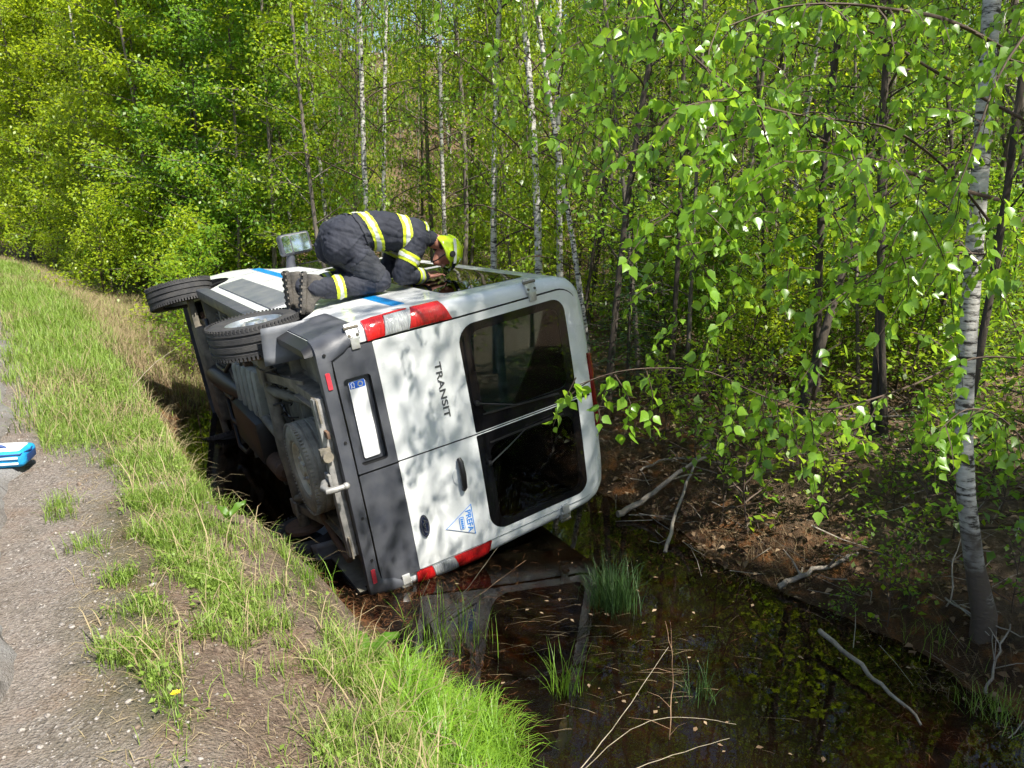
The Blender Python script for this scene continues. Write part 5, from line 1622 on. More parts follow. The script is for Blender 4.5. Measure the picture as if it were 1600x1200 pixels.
# twigs one can tell apart in the view
TW = [
    [(1160, 152, 3.1), (1100, 160, 3.0), (1045, 185, 2.95), (1015, 230, 2.95)],
    [(1130, 215, 3.0), (1115, 260, 3.0), (1100, 310, 3.0), (1070, 340, 3.0)],
    [(1190, 195, 3.1), (1205, 240, 3.1), (1210, 290, 3.1)], [(1225, 300, 3.2), (1215, 360, 3.2), (1205, 400, 3.2)],
    [(1260, 200, 3.2), (1270, 240, 3.2), (1262, 300, 3.2)], [(1330, 230, 3.3), (1335, 280, 3.3), (1300, 320, 3.3)],
    [(1400, 250, 3.3), (1430, 300, 3.2), (1440, 350, 3.2)], [(1430, 330, 3.2), (1400, 370, 3.1), (1380, 430, 3.1), (1370, 470, 3.1)],
    [(1460, 370, 3.2), (1440, 420, 3.1), (1400, 440, 3.1), (1330, 450, 3.1)], [(1350, 400, 3.2), (1310, 420, 3.1), (1270, 470, 3.1), (1250, 520, 3.1)],
    [(1490, 380, 3.2), (1485, 440, 3.2), (1490, 500, 3.2), (1500, 560, 3.2), (1505, 610, 3.2)], [(1530, 330, 3.1), (1550, 390, 3.1), (1560, 440, 3.1)],
    [(1060, 300, 3.3), (1075, 350, 3.3), (1090, 380, 3.3)], [(1080, 390, 3.1), (1110, 440, 3.1), (1100, 480, 3.1)],
    [(1010, 580, 3.1), (1020, 620, 3.1), (1015, 665, 3.1)], [(960, 585, 3.1), (985, 630, 3.1), (975, 680, 3.1)], [(1200, 610, 3.15), (1185, 660, 3.15), (1190, 705, 3.15), (1180, 740, 3.15)],
    [(1265, 640, 3.2), (1272, 690, 3.2), (1270, 740, 3.2), (1282, 800, 3.2)], [(1140, 590, 3.1), (1150, 640, 3.1), (1130, 700, 3.1)], [(1300, 640, 3.2), (1330, 680, 3.2), (1360, 690, 3.2)],
    [(1440, 600, 3.3), (1450, 650, 3.3), (1440, 690, 3.3)], [(1500, 640, 3.25), (1480, 680, 3.25), (1500, 720, 3.25)], [(1560, 660, 3.2), (1575, 700, 3.2), (1560, 740, 3.2)], [(1490, 770, 3.6), (1500, 800, 3.6)],
    [(1380, 300, 3.0), (1370, 350, 2.9), (1350, 390, 2.9)], [(1440, 330, 2.9), (1470, 390, 2.9), (1480, 430, 2.9)], [(1300, 330, 3.0), (1320, 380, 3.0), (1300, 420, 3.0)], [(1410, 400, 2.9), (1420, 450, 2.9), (1390, 500, 2.9), (1370, 530, 2.9)], [(1470, 420, 3.0), (1440, 470, 3.0)], [(1330, 250, 3.0), (1290, 280, 3.0), (1240, 300, 3.0)], [(1500, 300, 3.0), (1490, 350, 3.0), (1460, 390, 3.0)], [(1180, 250, 3.0), (1160, 290, 3.0), (1140, 330, 3.0)], [(1560, 330, 3.0), (1540, 380, 3.0), (1550, 430, 3.0)], [(1240, 400, 3.1), (1230, 450, 3.1), (1240, 490, 3.1)],
    [(900, 590, 3.05), (885, 620, 3.05)], [(935, 640, 3.1), (940, 665, 3.1)], [(1560, 300, 3.3), (1590, 380, 3.3), (1580, 440, 3.3)], [(1250, 500, 3.2), (1262, 560, 3.2), (1240, 600, 3.2)],
    [(1230, 690, 3.2), (1225, 660, 3.2), (1240, 640, 3.2)], [(770, 55, 4.6), (775, 100, 4.6), (800, 150, 4.6)], [(790, 165, 4.6), (800, 200, 4.6)], [(690, 0, 4.8), (685, 40, 4.8)], [(880, 20, 4.2), (870, 60, 4.2)], [(905, 60, 4.0), (930, 110, 4.0), (925, 160, 4.0)], [(990, 30, 3.6), (980, 90, 3.6), (970, 130, 3.6)],
    [(860, -20, 4.2), (850, 10, 4.2), (880, 50, 4.2)], [(940, 180, 3.6), (955, 230, 3.6), (930, 280, 3.6)], [(1010, 230, 3.0), (1005, 270, 3.0)],
]
for t_ in TW:
    twig_paths.append((smoothpath(poly(t_), 3), 1.35))
# the thick of the spray between them
for k in range(58):
    px = rb.gauss(1270, 170); py = rb.triangular(130, 620, 290)
    if not (960 < px < 1620) or (px > 1500 and rb.random() < .5) or (py > 480 and rb.random() < .5): continue
    a = W(px, py, rb.uniform(2.8, 4.1)); q = [a]; dd = Vector((rb.uniform(-.8, .5), rb.uniform(-.5, .5), rb.uniform(-.3, .3))).normalized()
    for i in range(4):
        dd = (dd + Vector((rb.uniform(-.2, .2), rb.uniform(-.2, .2), -.28))).normalized(); q.append(q[-1] + dd * rb.uniform(.05, .09))
    twig_paths.append((q, 1.0))
# upper leafage filling the top right
for k in range(120):
    px, py = rb.uniform(880, 1640), rb.uniform(-60, 230)
    if px > 1380 and py > 110 and rb.random() < .55: continue
    d = rb.uniform(3.4, 5.4)
    a = W(px, py, d); q = [a]; dd = Vector((rb.uniform(-.6, .4), rb.uniform(-.5, .5), rb.uniform(-.2, .4))).normalized()
    for i in range(4):
        dd = (dd + Vector((rb.uniform(-.2, .2), rb.uniform(-.2, .2), -.3))).normalized(); q.append(q[-1] + dd * .08)
    twig_paths.append((q, 1.0))
# crown above the frame
for k in range(110):
    z = rb.uniform(2.6, 6.6); az = rb.uniform(0, 6.28); rr2 = (2.3 - .22 * z) * math.sqrt(rb.random()) + .15
    a = top + Vector((.05 * z + rr2 * math.cos(az), rr2 * math.sin(az), z - 2.2)); q = [a]; dd = Vector((math.cos(az), math.sin(az), .2))
    for i in range(3):
        dd = (dd + Vector((rb.uniform(-.3, .3), rb.uniform(-.3, .3), -.35))).normalized(); q.append(q[-1] + dd * .12)
    twig_paths.append((q, .8))
for k in range(16):
    z = .4 + .28 * k; az = k * 2.4; c = top + Vector((.05 * z, 0, z)); ln = 1.9 - .08 * k
    lb = MB(); lb.tube([c, c + Vector((math.cos(az), math.sin(az), .5)) * ln * .5, c + Vector((math.cos(az), math.sin(az), .35)) * ln], [.014, .008, .002], 5, cap=False); lb.build('branch', 'twig_bark', birch, smooth=60, fixn=False)
tw = MB(); LQ = []
for q, dens in twig_paths:
    n = len(q)
    tw.tube(q, [.0028 * (1 - .7 * i / (n - 1)) + .0005 for i in range(n)], 3, cap=False)
    ln = sum((q[i + 1] - q[i]).length for i in range(n - 1))
    cnt = max(3, int(ln / .019 * dens))
    for j in range(cnt):
        f = (j + rb.random()) / cnt * (n - 1); i = min(int(f), n - 2); p = q[i].lerp(q[i + 1], f - i); t = (q[i + 1] - q[i]).normalized()
        sd2 = Vector((rb.uniform(-1, 1), rb.uniform(-1, 1), rb.uniform(-.3, .3))).normalized()
        pet = (sd2 + t * .4 + Vector((0, 0, -.5))).normalized()
        b0 = p + pet * rb.uniform(.012, .024)
        tip = (pet * .6 + Vector((rb.uniform(-.7, .7), rb.uniform(-.7, .7), rb.uniform(-.95, .1)))).normalized()
        nr = Vector((rb.gauss(0, .7) + .15, rb.gauss(0, .7) - .45, rb.gauss(.35, .5)))
        LQ.append((b0, tip, nr, rb.choice((rb.uniform(.026, .044), rb.uniform(.042, .064), rb.uniform(.042, .064)))))
tag(tw.build('twigs', 'twig_bark', birch, smooth=60, fixn=False), kind='stuff')
LEAF = np.array([(0, 0, 0), (.5, 0, -.02), (1.0, 0, -.14), (.10, .25, .05), (.34, .40, .07), (.68, .20, .0), (.10, -.25, .05), (.34, -.40, .07), (.68, -.20, .0)])
LF = np.array([(0, 3, 4, 1), (1, 4, 5, 2), (0, 1, 7, 6), (1, 2, 8, 7)])
def frame(t, nr):
    t = t.normalized(); s_ = nr.cross(t)
    if s_.length < 1e-4: s_ = Vector((1, 0, 0)).cross(t)
    s_.normalize(); return t, s_, t.cross(s_).normalized()
def pxsize(e):
    w_ = Vector(e[0]) + bo; v = w_ - Vector((0, 0, CAM_H)); c, s_ = math.cos(PITCH), math.sin(PITCH)
    fw = v.y * c - v.z * s_; up_ = v.y * s_ + v.z * c
    if fw < .3: return -1
    px, py = 800 + FPX * v.x / fw, 600 - FPX * up_ / fw
    if not (0 < px < 1600 and 0 < py < 1200): return -1
    return e[3] / fw
LQ.sort(key=lambda e: -pxsize(e))
lme = []
for k in range(5):
    lv_ = LEAF.copy(); lv_[:, 2] += .05 * np.sin(lv_[:, 0] * 5 + k) ; lv_[:, 1] *= .85 + .07 * k
    lme.append(np_mesh('leaf', lv_, LF, 'leaf_birch', smooth=True, rnd=np.full(9, .15 + .17 * k)))
for i, (p, t, nr, L_) in enumerate(LQ[:300]):
    a, b, c = frame(t, nr)
    o = link('leaf', lme[i % 5], birch)
    M = Matrix((a * L_, b * L_, c * L_)).transposed().to_4x4(); M.translation = p; o.matrix_basis = M
rest = LQ[300:]
A = np.array([[tuple(v) for v in frame(t, nr)] for _, t, nr, _ in rest])           # n,3,3
Lr = np.array([e[3] for e in rest]); Pr = np.array([tuple(e[0]) for e in rest])
Vr = Pr[:, None, :] + np.einsum('vk,nkj->nvj', LEAF, A) * Lr[:, None, None]
Fr = (LF[None] + (np.arange(len(rest)) * 9)[:, None, None]).reshape(-1, 4)
cme = np_mesh('crown', Vr.reshape(-1, 3), Fr, 'leaf_birch', smooth=True, rnd=np.repeat(RNG.random(len(rest)), 9))
tag(link('crown', cme, birch), kind='stuff')
# ------------------------------------------------------------------ grass, litter, small things
leaf_mat('grass_green', (.10, .17, .018), (.24, .34, .065), (.36, .56, .05), .34, .5, .35)
leaf_mat('grass_lush', (.07, .16, .012), (.20, .35, .03), (.40, .62, .04), .36, .45, .4)
leaf_mat('grass_dry', (.22, .17, .09), (.42, .34, .20), (.40, .32, .18), .25, .7, .2)
leaf_mat('grass_dead', (.07, .05, .028), (.20, .15, .085), (.2, .15, .08), .2, .8, .2)
leaf_mat('sedge', (.020, .055, .012), (.055, .105, .025), (.08, .16, .03), .3, .5, .35)
leaf_mat('litter_leaf', (.10, .055, .028), (.34, .25, .16), (.30, .2, .1), .12, .85, .15)
leaf_mat('rust_needle', (.07, .030, .014), (.19, .085, .035), (.3, .12, .04), .1, .85, .15)
mat('pebble', (.10, .082, .068), (.34, .31, .28), scale=70, detail=2, rough=.85)
mat('bag_blue', (.008, .20, .45), (.012, .30, .60), scale=12, rough=.6, bump=.15, bscale=90)
mat('bag_navy', (.008, .04, .16), rough=.6)
mat('bag_white', (.72, .74, .76), (.55, .60, .66), scale=9, rough=.5)
mat('petal_yellow', (.85, .62, .01), rough=.6)
mat('green_stem', (.06, .14, .02), rough=.6)
mat('stalk_brown', (.16, .085, .045), (.30, .19, .11), scale=20, rough=.8)
mat('stalk_straw', (.20, .165, .11), (.34, .29, .21), scale=20, rough=.8)
mat('rotten_wood', (.020, .013, .008), (.08, .045, .025), scale=8, detail=7, rough=.95, bump=.8, bscale=30)

def blades(name, XY, length, width, m, rng, zfn=height, bendf=.5, lie=0.0, flat_z=None, straight=False):
    n = len(XY)
    z = zfn(XY[:, 0], XY[:, 1]) if flat_z is None else np.full(n, flat_z)
    B = np.column_stack([XY, z - .01])
    az = rng.uniform(0, 2 * np.pi, n)
    out = np.column_stack([np.cos(az), np.sin(az), np.zeros(n)])
    side = np.column_stack([-np.sin(az + rng.uniform(-.6, .6, n)), np.cos(az), np.zeros(n)])
    side /= np.linalg.norm(side, axis=1, keepdims=True)
    tilt = np.abs(rng.normal(0, .28, n)) + lie
    d1 = out * np.sin(tilt)[:, None]; d1[:, 2] = np.cos(tilt)
    t2 = tilt + rng.uniform(.2, 1.0, n) * bendf * (0 if straight else 1)
    d2 = out * np.sin(t2)[:, None]; d2[:, 2] = np.cos(t2)
    t3 = t2 + rng.uniform(.2, 1.2, n) * bendf * (0 if straight else 1)
    d3 = out * np.sin(t3)[:, None]; d3[:, 2] = np.cos(t3)
    L_ = length[:, None]; w = width[:, None] * .5
    P1 = B + d1 * L_ * .38; P2 = P1 + d2 * L_ * .34; P3 = P2 + d3 * L_ * .28
    V = np.stack([B - side * w, B + side * w, P1 + side * w * .85, P1 - side * w * .85, P2 + side * w * .55, P2 - side * w * .55, P3], 1)
    b = (np.arange(n) * 7)[:, None]
    F_ = np.concatenate([b + np.array([[0, 1, 2]]), b + np.array([[0, 2, 3]]), b + np.array([[3, 2, 4]]), b + np.array([[3, 4, 5]]), b + np.array([[5, 4, 6]])], 1).reshape(-1, 3)
    return np_mesh(name, V.reshape(-1, 3), F_, m, rnd=np.repeat(rng.random(n), 7))
def stxy(s, t): return np.column_stack([s * UV[0] + t * DV[0], s * UV[1] + t * DV[1]])
rng = np.random.default_rng(5)
KG = [(95, 800, .10, .5), (130, 860, .09, .4), (180, 915, .09, .7), (205, 965, .10, .9), (222, 1020, .10, .9), (242, 1065, .07, .6), (270, 1105, .05, .8),
      (225, 660, .28, 1), (250, 720, .24, 1), (275, 785, .20, 1), (300, 850, .17, 1), (330, 905, .15, 1), (365, 950, .13, .9), (350, 1000, .08, .7), (425, 985, .10, .7), (505, 1040, .08, .9),
      (560, 1070, .16, 1), (610, 1090, .20, 1.0), (680, 1115, .20, 1.0), (740, 1155, .20, 1.0), (600, 1155, .18, 1.0), (660, 1190, .25, 1.0), (780, 1190, .15, .9), (550, 1190, .12, .8), (715, 1065, .09, .7), (470, 900, .05, .8), (400, 865, .07, .3), (440, 930, .06, .4), (300, 1160, .04, .3), (420, 1060, .04, .4)]
KP = np.array([hit(a, b)[:2] for a, b, _, _ in KG]); KR = np.array([k[2] for k in KG]); KA = np.array([k[3] for k in KG])
def gdens(x, y):
    s, t = st_of(x, y); s2 = s + bend(t)
    wx = x + (fbm(x * 5, y * 5, 101, 3) - .43) * .34; wy = y + (fbm(x * 5 + 9, y * 5, 103, 3) - .43) * .34      # ragged edges
    d2 = ((wx[:, None] - KP[None, :, 0]) ** 2 + (wy[:, None] - KP[None, :, 1]) ** 2)
    k = (KA * np.exp(-(d2 / KR ** 2) ** 2)).max(1)
    n1 = fbm(x * 2.2, y * 2.2, 41); n2 = fbm(x * 7, y * 7, 43, 3)
    far = smooth(5.3, 6.8, t) * smooth(-.42, .02, s2 + (n1 - .47) * .5) * (1 - smooth(.50, .78, s2) * (1 - smooth(9.5, 12, t))) * (1 - smooth(2.2, 3.6, s2))
    far = far * (.35 + .65 * smooth(.30, .5, n1 * .6 + n2 * .6))
    near = .5 * smooth(3.6, 5.4, t) * smooth(.10, .3, s2) * (1 - smooth(.75, 1.0, s2)) * smooth(.45, .58, n1) * .8
    behind = smooth(2.6, 1.6, t) * smooth(.4, .8, s2) * (1 - smooth(1.4, 1.7, s2))
    sprinkle = .05 * smooth(-.1, .3, s2) * (1 - smooth(1.1, 1.4, s2)) * smooth(.42, .6, n2)
    return np.clip(np.maximum.reduce([k * smooth(.22, .42, n2 + .05), far, near, behind, sprinkle]), 0, 1)
def seed(n, s0, s1, t0, t1):
    s = rng.uniform(s0, s1, n); t = rng.uniform(t0, t1, n); s = s - bend(t)
    xy = stxy(s, t); keep = rng.random(n) < gdens(xy[:, 0], xy[:, 1]); return xy[keep]
def nearlen(xy, lo, hi, rng):
    return rng.uniform(lo, hi, len(xy)) * (.6 + .8 * fbm(xy[:, 0] * 1.7, xy[:, 1] * 1.7, 47))
xy = seed(200000, -.2, 1.75, 1.2, 6.5)
s_, t_ = st_of(xy[:, 0], xy[:, 1])
lush = s_ > .98 + .25 * smooth(2.4, 3.6, t_)
drymask = rng.random(len(xy)) < .05
a = xy[~lush & ~drymask]; tag(link('verge_grass', blades('verge_grass', a, nearlen(a, .05, .155, rng), rng.uniform(.002, .0045, len(a)), 'grass_green', rng, bendf=.7)), 'short green grass growing in patches along the road verge', 'grass', kind='stuff')
a = xy[lush]; a = a[rng.random(len(a)) < .75]
tag(link('lush_grass', blades('lush_grass', a, nearlen(a, .08, .36, rng), rng.uniform(.0022, .0075, len(a)), 'grass_lush', rng, bendf=1.0, lie=.08)), 'tall lush bright green grass at the water edge in front', 'grass', kind='stuff')
xyf = seed(190000, -.5, 3.6, 6.3, 26)
dist = np.hypot(xyf[:, 0], xyf[:, 1])
s2f = sprime_v = st_of(xyf[:, 0], xyf[:, 1])[0] + bend(st_of(xyf[:, 0], xyf[:, 1])[1])
dryf = rng.random(len(xyf)) < np.clip(.10 + .8 * smooth(.45, 1.1, s2f) + .5 * smooth(.50, .62, fbm(xyf[:, 0] * .9, xyf[:, 1] * .9, 83)), 0, .85)
a = xyf[~dryf]; tag(link('roadside_grass', blades('roadside_grass', a, nearlen(a, .10, .26, rng), rng.uniform(.004, .007, len(a)) * (.7 + dist[~dryf] * .05), 'grass_green', rng, bendf=.8)), 'sunlit green roadside grass running away beside the road', 'grass', kind='stuff')
# small broad-leaved herbs among the grass
hx = seed(60000, -.15, 1.7, 1.2, 9.0); hx = hx[fbm(hx[:, 0] * 3, hx[:, 1] * 3, 91) > .47]; n = len(hx)
P = np.column_stack([hx, height(hx[:, 0], hx[:, 1]) + rng.uniform(.005, .07, n)])
V, F_, r = leaf_quads(P, rand_dirs(rng, n) * [1, 1, .5], rand_dirs(rng, n) * .5 + [0, 0, 1], rng.uniform(.010, .030, n), rng, wid=.7)
tag(link('verge_herbs', np_mesh('verge_herbs', V, F_, 'grass_green', rnd=r)), 'small broad-leaved herbs among the verge grass', 'herbs', kind='stuff')
# straw lying loose on the bare soil
n = 5200
hx = stxy(rng.uniform(-.1, 1.15, n), 1.3 + rng.random(n) * 5.5); P = np.column_stack([hx, height(hx[:, 0], hx[:, 1]) + rng.uniform(.002, .012, n)])
V, F_, r = leaf_quads(P, rand_dirs(rng, n) * [1, 1, .1], rand_dirs(rng, n) * .2 + [0, 0, 1], rng.uniform(.02, .10, n), rng, wid=.035, fold=0)
tag(link('loose_straw', np_mesh('loose_straw', V, F_, 'grass_dry', rnd=r)), 'loose pale straw scattered on the bare soil of the verge', 'straw', kind='stuff')
# dry grass: along the far ditch edge, around the van, on the far bank
dry = [xyf[dryf], xy[drymask & ~lush], xy[lush][::22]]
def cloud(px, py, r, n):
    p = hit(px, py); return p[:2] + rng.normal(size=(n, 2)) * r
for c in [(150, 425, .9, 900), (60, 420, .9, 700), (230, 470, .5, 700), (255, 545, .3, 500), (240, 590, .25, 300), (200, 440, .6, 600), (270, 500, .4, 500), (300, 440, .8, 500), (0, 400, 1.0, 500)]: dry.append(cloud(*c))
a = np.concatenate(dry); tag(link('dry_grass', blades('dry_grass', a, nearlen(a, .10, .34, rng), rng.uniform(.003, .006, len(a)), 'grass_dry', rng, bendf=.9, lie=.25)), 'pale dry grass lying along the ditch left of the van', 'dry grass', kind='stuff')
# dead grass hanging on the far bank
s = rng.uniform(3.9, 5.6, 12000); t = rng.uniform(-1, 9, 12000); b2 = stxy(s, t)
b2 = b2[fbm(b2[:, 0] * 1.5, b2[:, 1] * 1.5, 61) > .44]
tag(link('bank_grass', blades('bank_grass', b2, rng.uniform(.10, .30, len(b2)), rng.uniform(.002, .005, len(b2)), 'grass_dead', rng, bendf=1.0, lie=.7)), 'dead brown grass matted on the far bank of the ditch', 'dry grass', kind='stuff')
# leaf litter over the floor of the wood
n = 26000
s = rng.uniform(4.0, 14, n); t = rng.uniform(-3, 16, n); p2 = stxy(s, t)
P = np.column_stack([p2, height(p2[:, 0], p2[:, 1]) + rng.uniform(.003, .03, n)])
V, F_, r = leaf_quads(P, rand_dirs(rng, n) * [1, 1, .25], rand_dirs(rng, n) * .45 + [0, 0, 1], rng.uniform(.03, .075, n), rng, wid=.6, fold=.25)
tag(link('leaf_litter', np_mesh('leaf_litter', V, F_, 'litter_leaf', rnd=r)), 'dry brown leaf litter covering the floor of the wood', 'leaf litter', kind='stuff')
# green ground cover in drifts
n = 46000
s = rng.uniform(6.0, 20, n); t = rng.uniform(-2, 16, n); p2 = stxy(s, t)
p2 = p2[fbm(p2[:, 0] * .8, p2[:, 1] * .8, 71) > .45]; n = len(p2)
P = np.column_stack([p2, height(p2[:, 0], p2[:, 1]) + rng.uniform(.02, .24, n)])
V, F_, r = leaf_quads(P, rand_dirs(rng, n), rand_dirs(rng, n) * .5 + [0, 0, 1], rng.uniform(.03, .07, n), rng)
tag(link('ground_cover', np_mesh('ground_cover', V, F_, 'leaf_understory', rnd=r)), 'low green leafy ground cover in drifts under the trees', 'ground cover', kind='stuff')
# rusty needles at the water edge
n = 5200
cl = [(560, 950, .18), (540, 990, .15), (720, 905, .25), (640, 930, .2), (980, 840, .3), (1100, 850, .3), (1250, 880, .3), (1420, 1120, .22), (1300, 1010, .25), (760, 1130, .12), (690, 1050, .15)]
pts_ = []
for (a_, b_, r_) in cl:
    p = PZ(a_, b_, WATER_Z); pts_.append(p[:2] + rng.normal(size=(n // len(cl), 2)) * r_)
p2 = np.concatenate(pts_); n = len(p2)
P = np.column_stack([p2, np.maximum(height(p2[:, 0], p2[:, 1]), WATER_Z) + rng.uniform(.001, .015, n)])
V, F_, r = leaf_quads(P, rand_dirs(rng, n) * [1, 1, .08], rand_dirs(rng, n) * .2 + [0, 0, 1], rng.uniform(.03, .09, n), rng, wid=.035, fold=.0)
tag(link('fallen_needles', np_mesh('fallen_needles', V, F_, 'rust_needle', rnd=r)), 'rust-coloured needles floating and stranded at the water edge', 'needles', kind='stuff')
# leaves and scum adrift on the water
n = 420
p2 = stxy(rng.uniform(1.5, 4.2, n), rng.uniform(1.2, 6.5, n)); p2 = p2[(fbm(p2[:, 0] * 2, p2[:, 1] * 2, 97) > .47) & (height(p2[:, 0], p2[:, 1]) < WATER_Z)]; n = len(p2)
P = np.column_stack([p2, np.full(n, WATER_Z + .003) + rng.uniform(0, .004, n)])
V, F_, r = leaf_quads(P, rand_dirs(rng, n) * [1, 1, .02], np.tile([0, 0, 1.0], (n, 1)) + rng.normal(size=(n, 3)) * .05, rng.uniform(.012, .045, n), rng, wid=.6, fold=.05)
tag(link('floating_leaves', np_mesh('floating_leaves', V, F_, 'litter_leaf', rnd=r)), 'dead brown leaves floating on the ditch water', 'leaf litter', kind='stuff')
# long sedge leaves lying on the water
n = 130
p2 = np.concatenate([PZ(a_, b_, WATER_Z)[:2] + rng.normal(size=(n // 6, 2)) * [.35, .28] for a_, b_ in ((780, 1010), (880, 1030), (980, 1000), (900, 1100), (1040, 1060), (820, 960))]); n = len(p2)
P = np.column_stack([p2, WATER_Z + rng.uniform(.002, .010, n)])
dd = np.column_stack([rng.normal(1, .35, n), rng.normal(.15, .35, n), np.zeros(n)])
keep = (height(p2[:, 0], p2[:, 1]) < WATER_Z)
V, F_, r = leaf_quads(P[keep], dd[keep], np.tile([0, 0, 1.0], (keep.sum(), 1)), rng.uniform(.12, .45, keep.sum()), rng, wid=.012, fold=0)
tag(link('floating_sedge', np_mesh('floating_sedge', V, F_, 'grass_dead', rnd=r)), 'long sedge leaves lying flat on the dark ditch water', 'sedge', kind='stuff')
# broken twigs strewn over bank and wood floor
n = 1500
s = np.concatenate([rng.uniform(3.9, 6.0, 600), rng.uniform(6, 13, 900)]); t = rng.uniform(-1.5, 14, n); p2 = stxy(s, t)
P = np.column_stack([p2, np.maximum(height(p2[:, 0], p2[:, 1]), WATER_Z) + rng.uniform(.0, .07, n)])
tb_ = MB()
for p in P:
    a_ = rng.uniform(0, 6.28); l_ = rng.uniform(.10, .55); d_ = Vector((math.cos(a_), math.sin(a_), rng.uniform(-.12, .22))); v0 = Vector(p); r_ = rng.uniform(.0015, .006)
    tb_.tube([v0 - d_ * l_ * .5, v0 + Vector((rng.normal(0, .02), rng.normal(0, .02), rng.normal(0, .012))), v0 + d_ * l_ * .5], [r_, r_ * .8, r_ * .35], 3, cap=False)
tag(tb_.build('broken_twigs', 'dead_wood', None, smooth=60, fixn=False), 'broken dead twigs strewn over the far bank and wood floor', 'twigs', kind='stuff')
# pebbles on the crumbled shoulder
pm_ = MB(); bm = bmesh.new(); bmesh.ops.create_icosphere(bm, subdivisions=1, radius=1)
ico = np.array([tuple(v.co) for v in bm.verts]); icf = np.array([[v.index for v in f.verts] for f in bm.faces]); bm.free()
n = 8500
s = rng.normal(-.05, .28, n); t = 1.6 + rng.random(n) ** 1.4 * 8; p2 = stxy(s - bend(t), t)
sz = np.where(rng.random(n) < .22, rng.gamma(1.6, .0019, n) + .0018, rng.uniform(.0012, .0030, n))
P = np.column_stack([p2, np.maximum(height(p2[:, 0], p2[:, 1]), np.where(s < -.36, .012, -1)) + sz * .25])
sc3 = np.column_stack([sz * rng.uniform(.8, 1.5, n), sz * rng.uniform(.7, 1.2, n), sz * rng.uniform(.4, .8, n)])
ca, sa = np.cos(rng.uniform(0, 6.28, n)), np.sin(rng.uniform(0, 6.28, n))
V = ico[None] * sc3[:, None, :] * rng.uniform(.8, 1.15, (n, len(ico), 1))
V = np.stack([V[..., 0] * ca[:, None] - V[..., 1] * sa[:, None], V[..., 0] * sa[:, None] + V[..., 1] * ca[:, None], V[..., 2]], -1) + P[:, None, :]
tag(link('shoulder_gravel', np_mesh('shoulder_gravel', V.reshape(-1, 3), (icf[None] + (np.arange(n) * len(ico))[:, None, None]).reshape(-1, 3), 'pebble', smooth=True)), 'loose pale pebbles strewn over the road shoulder', 'gravel', kind='stuff')

# clods of torn soil along the wheel track
mat('soil_clod', (.075, .052, .038), (.20, .15, .11), scale=40, rough=.95)
n = 1700
s = rng.normal(.52, .20, n); t = 1.7 + rng.random(n) * 4.2; p2 = stxy(s, t); sz = rng.gamma(1.2, .0024, n) + .0015
P = np.column_stack([p2, height(p2[:, 0], p2[:, 1]) + sz * .2])
V = ico[None] * (sz[:, None] * rng.uniform(.7, 1.4, (n, 3)))[:, None, :] * rng.uniform(.65, 1.25, (n, len(ico), 1)) + P[:, None, :]
tag(link('soil_clods', np_mesh('soil_clods', V.reshape(-1, 3), (icf[None] + (np.arange(n) * len(ico))[:, None, None]).reshape(-1, 3), 'soil_clod')), 'crumbled brown soil clods along the torn verge', 'soil', kind='stuff')
# tussocks of sedge standing in the water, each a plant
def tussock(px, py, r, n, l0, l1, label, m='sedge', onwater=True):
    c = PZ(px, py, WATER_Z) if onwater else hit(px, py)
    o = empty('sedge_tussock', (c[0], c[1], c[2])); tag(o, label, 'sedge')
    xy_ = rng.normal(size=(n, 2)) * r
    me = blades('leaves', xy_, rng.uniform(l0, l1, n), rng.uniform(.003, .006, n), m, rng, zfn=lambda x, y: x * 0 - .02, bendf=.45)
    tag(link('leaves', me, o), kind='stuff')
tussock(958, 945, .075, 420, .22, .42, 'dark green sedge tussock standing in the water right of the van')
tussock(700, 1005, .14, 90, .2, .42, 'sparse sedge blades rising from the water below the tail light', 'grass_lush')
tussock(880, 1080, .05, 60, .18, .36, 'thin bright sedge tuft in the dark water in front', 'grass_lush')
tussock(1090, 1090, .06, 50, .15, .3, 'faint sedge tuft in the middle of the dark water')
tussock(1555, 1125, .09, 150, .12, .26, 'grassy tuft on the bank below the large birch', 'grass_green', False)
tussock(470, 905, .05, 90, .07, .16, 'lone green tuft on the mud beside the rear bumper', 'grass_lush', False)
tussock(1460, 1000, .10, 60, .10, .22, 'thin tuft on the far bank left of the birch foot', 'grass_green', False)

# saplings and herbs on the far bank
for (px, py, sc, k, lab) in ((1400, 800, .9, 0, 'bright leafy sapling on the bank left of the large birch'), (1330, 890, .6, 0, 'low leafy sprig overhanging the water at the far bank'), (1385, 985, .8, 1, 'leafy sprig below the large birch, right at the water'),
                            (1585, 960, .8, 0, 'leafy sapling at the right edge beside the birch foot'), (1440, 880, .6, 1, 'small sprig on the sunny bank before the birch'), (1310, 985, .5, 0, 'small green sprig by the sunken branch'), (1420, 940, .7, 0, 'leafy sprig between the sunken branch and the birch foot'),
                            (1100, 640, .9, 1, 'leafy shoot on the bank right of the van'), (1560, 800, .9, 0, 'green shoot right behind the large birch'), (1470, 700, 1.2, 1, 'green shoot behind and left of the large birch'), (1020, 560, 1.3, 0, 'low leafy shoot on the brown slope right of the van')):
    p = hit(px, py)
    plant_tree('sapling', SPRIG[k], p[0], p[1], lab, 'sapling', rz=px * .37, sc=sc)
rp = random.Random(77)
for k in range(64):
    px, py = rp.uniform(960, 1610), rp.uniform(560, 860)
    if py > 740 and px < 1120: continue
    p = hit(px, py); row = 'lower' if py > 720 else 'upper'
    plant_tree('sprig', SPRIG[k % 2], p[0], p[1], 'low green sprig %s, %s part of the far bank' % (zone(px, 6), row), 'sprig', 'green sprigs on the far bank', rz=rp.uniform(0, 6), sc=rp.uniform(.5, 1.5))

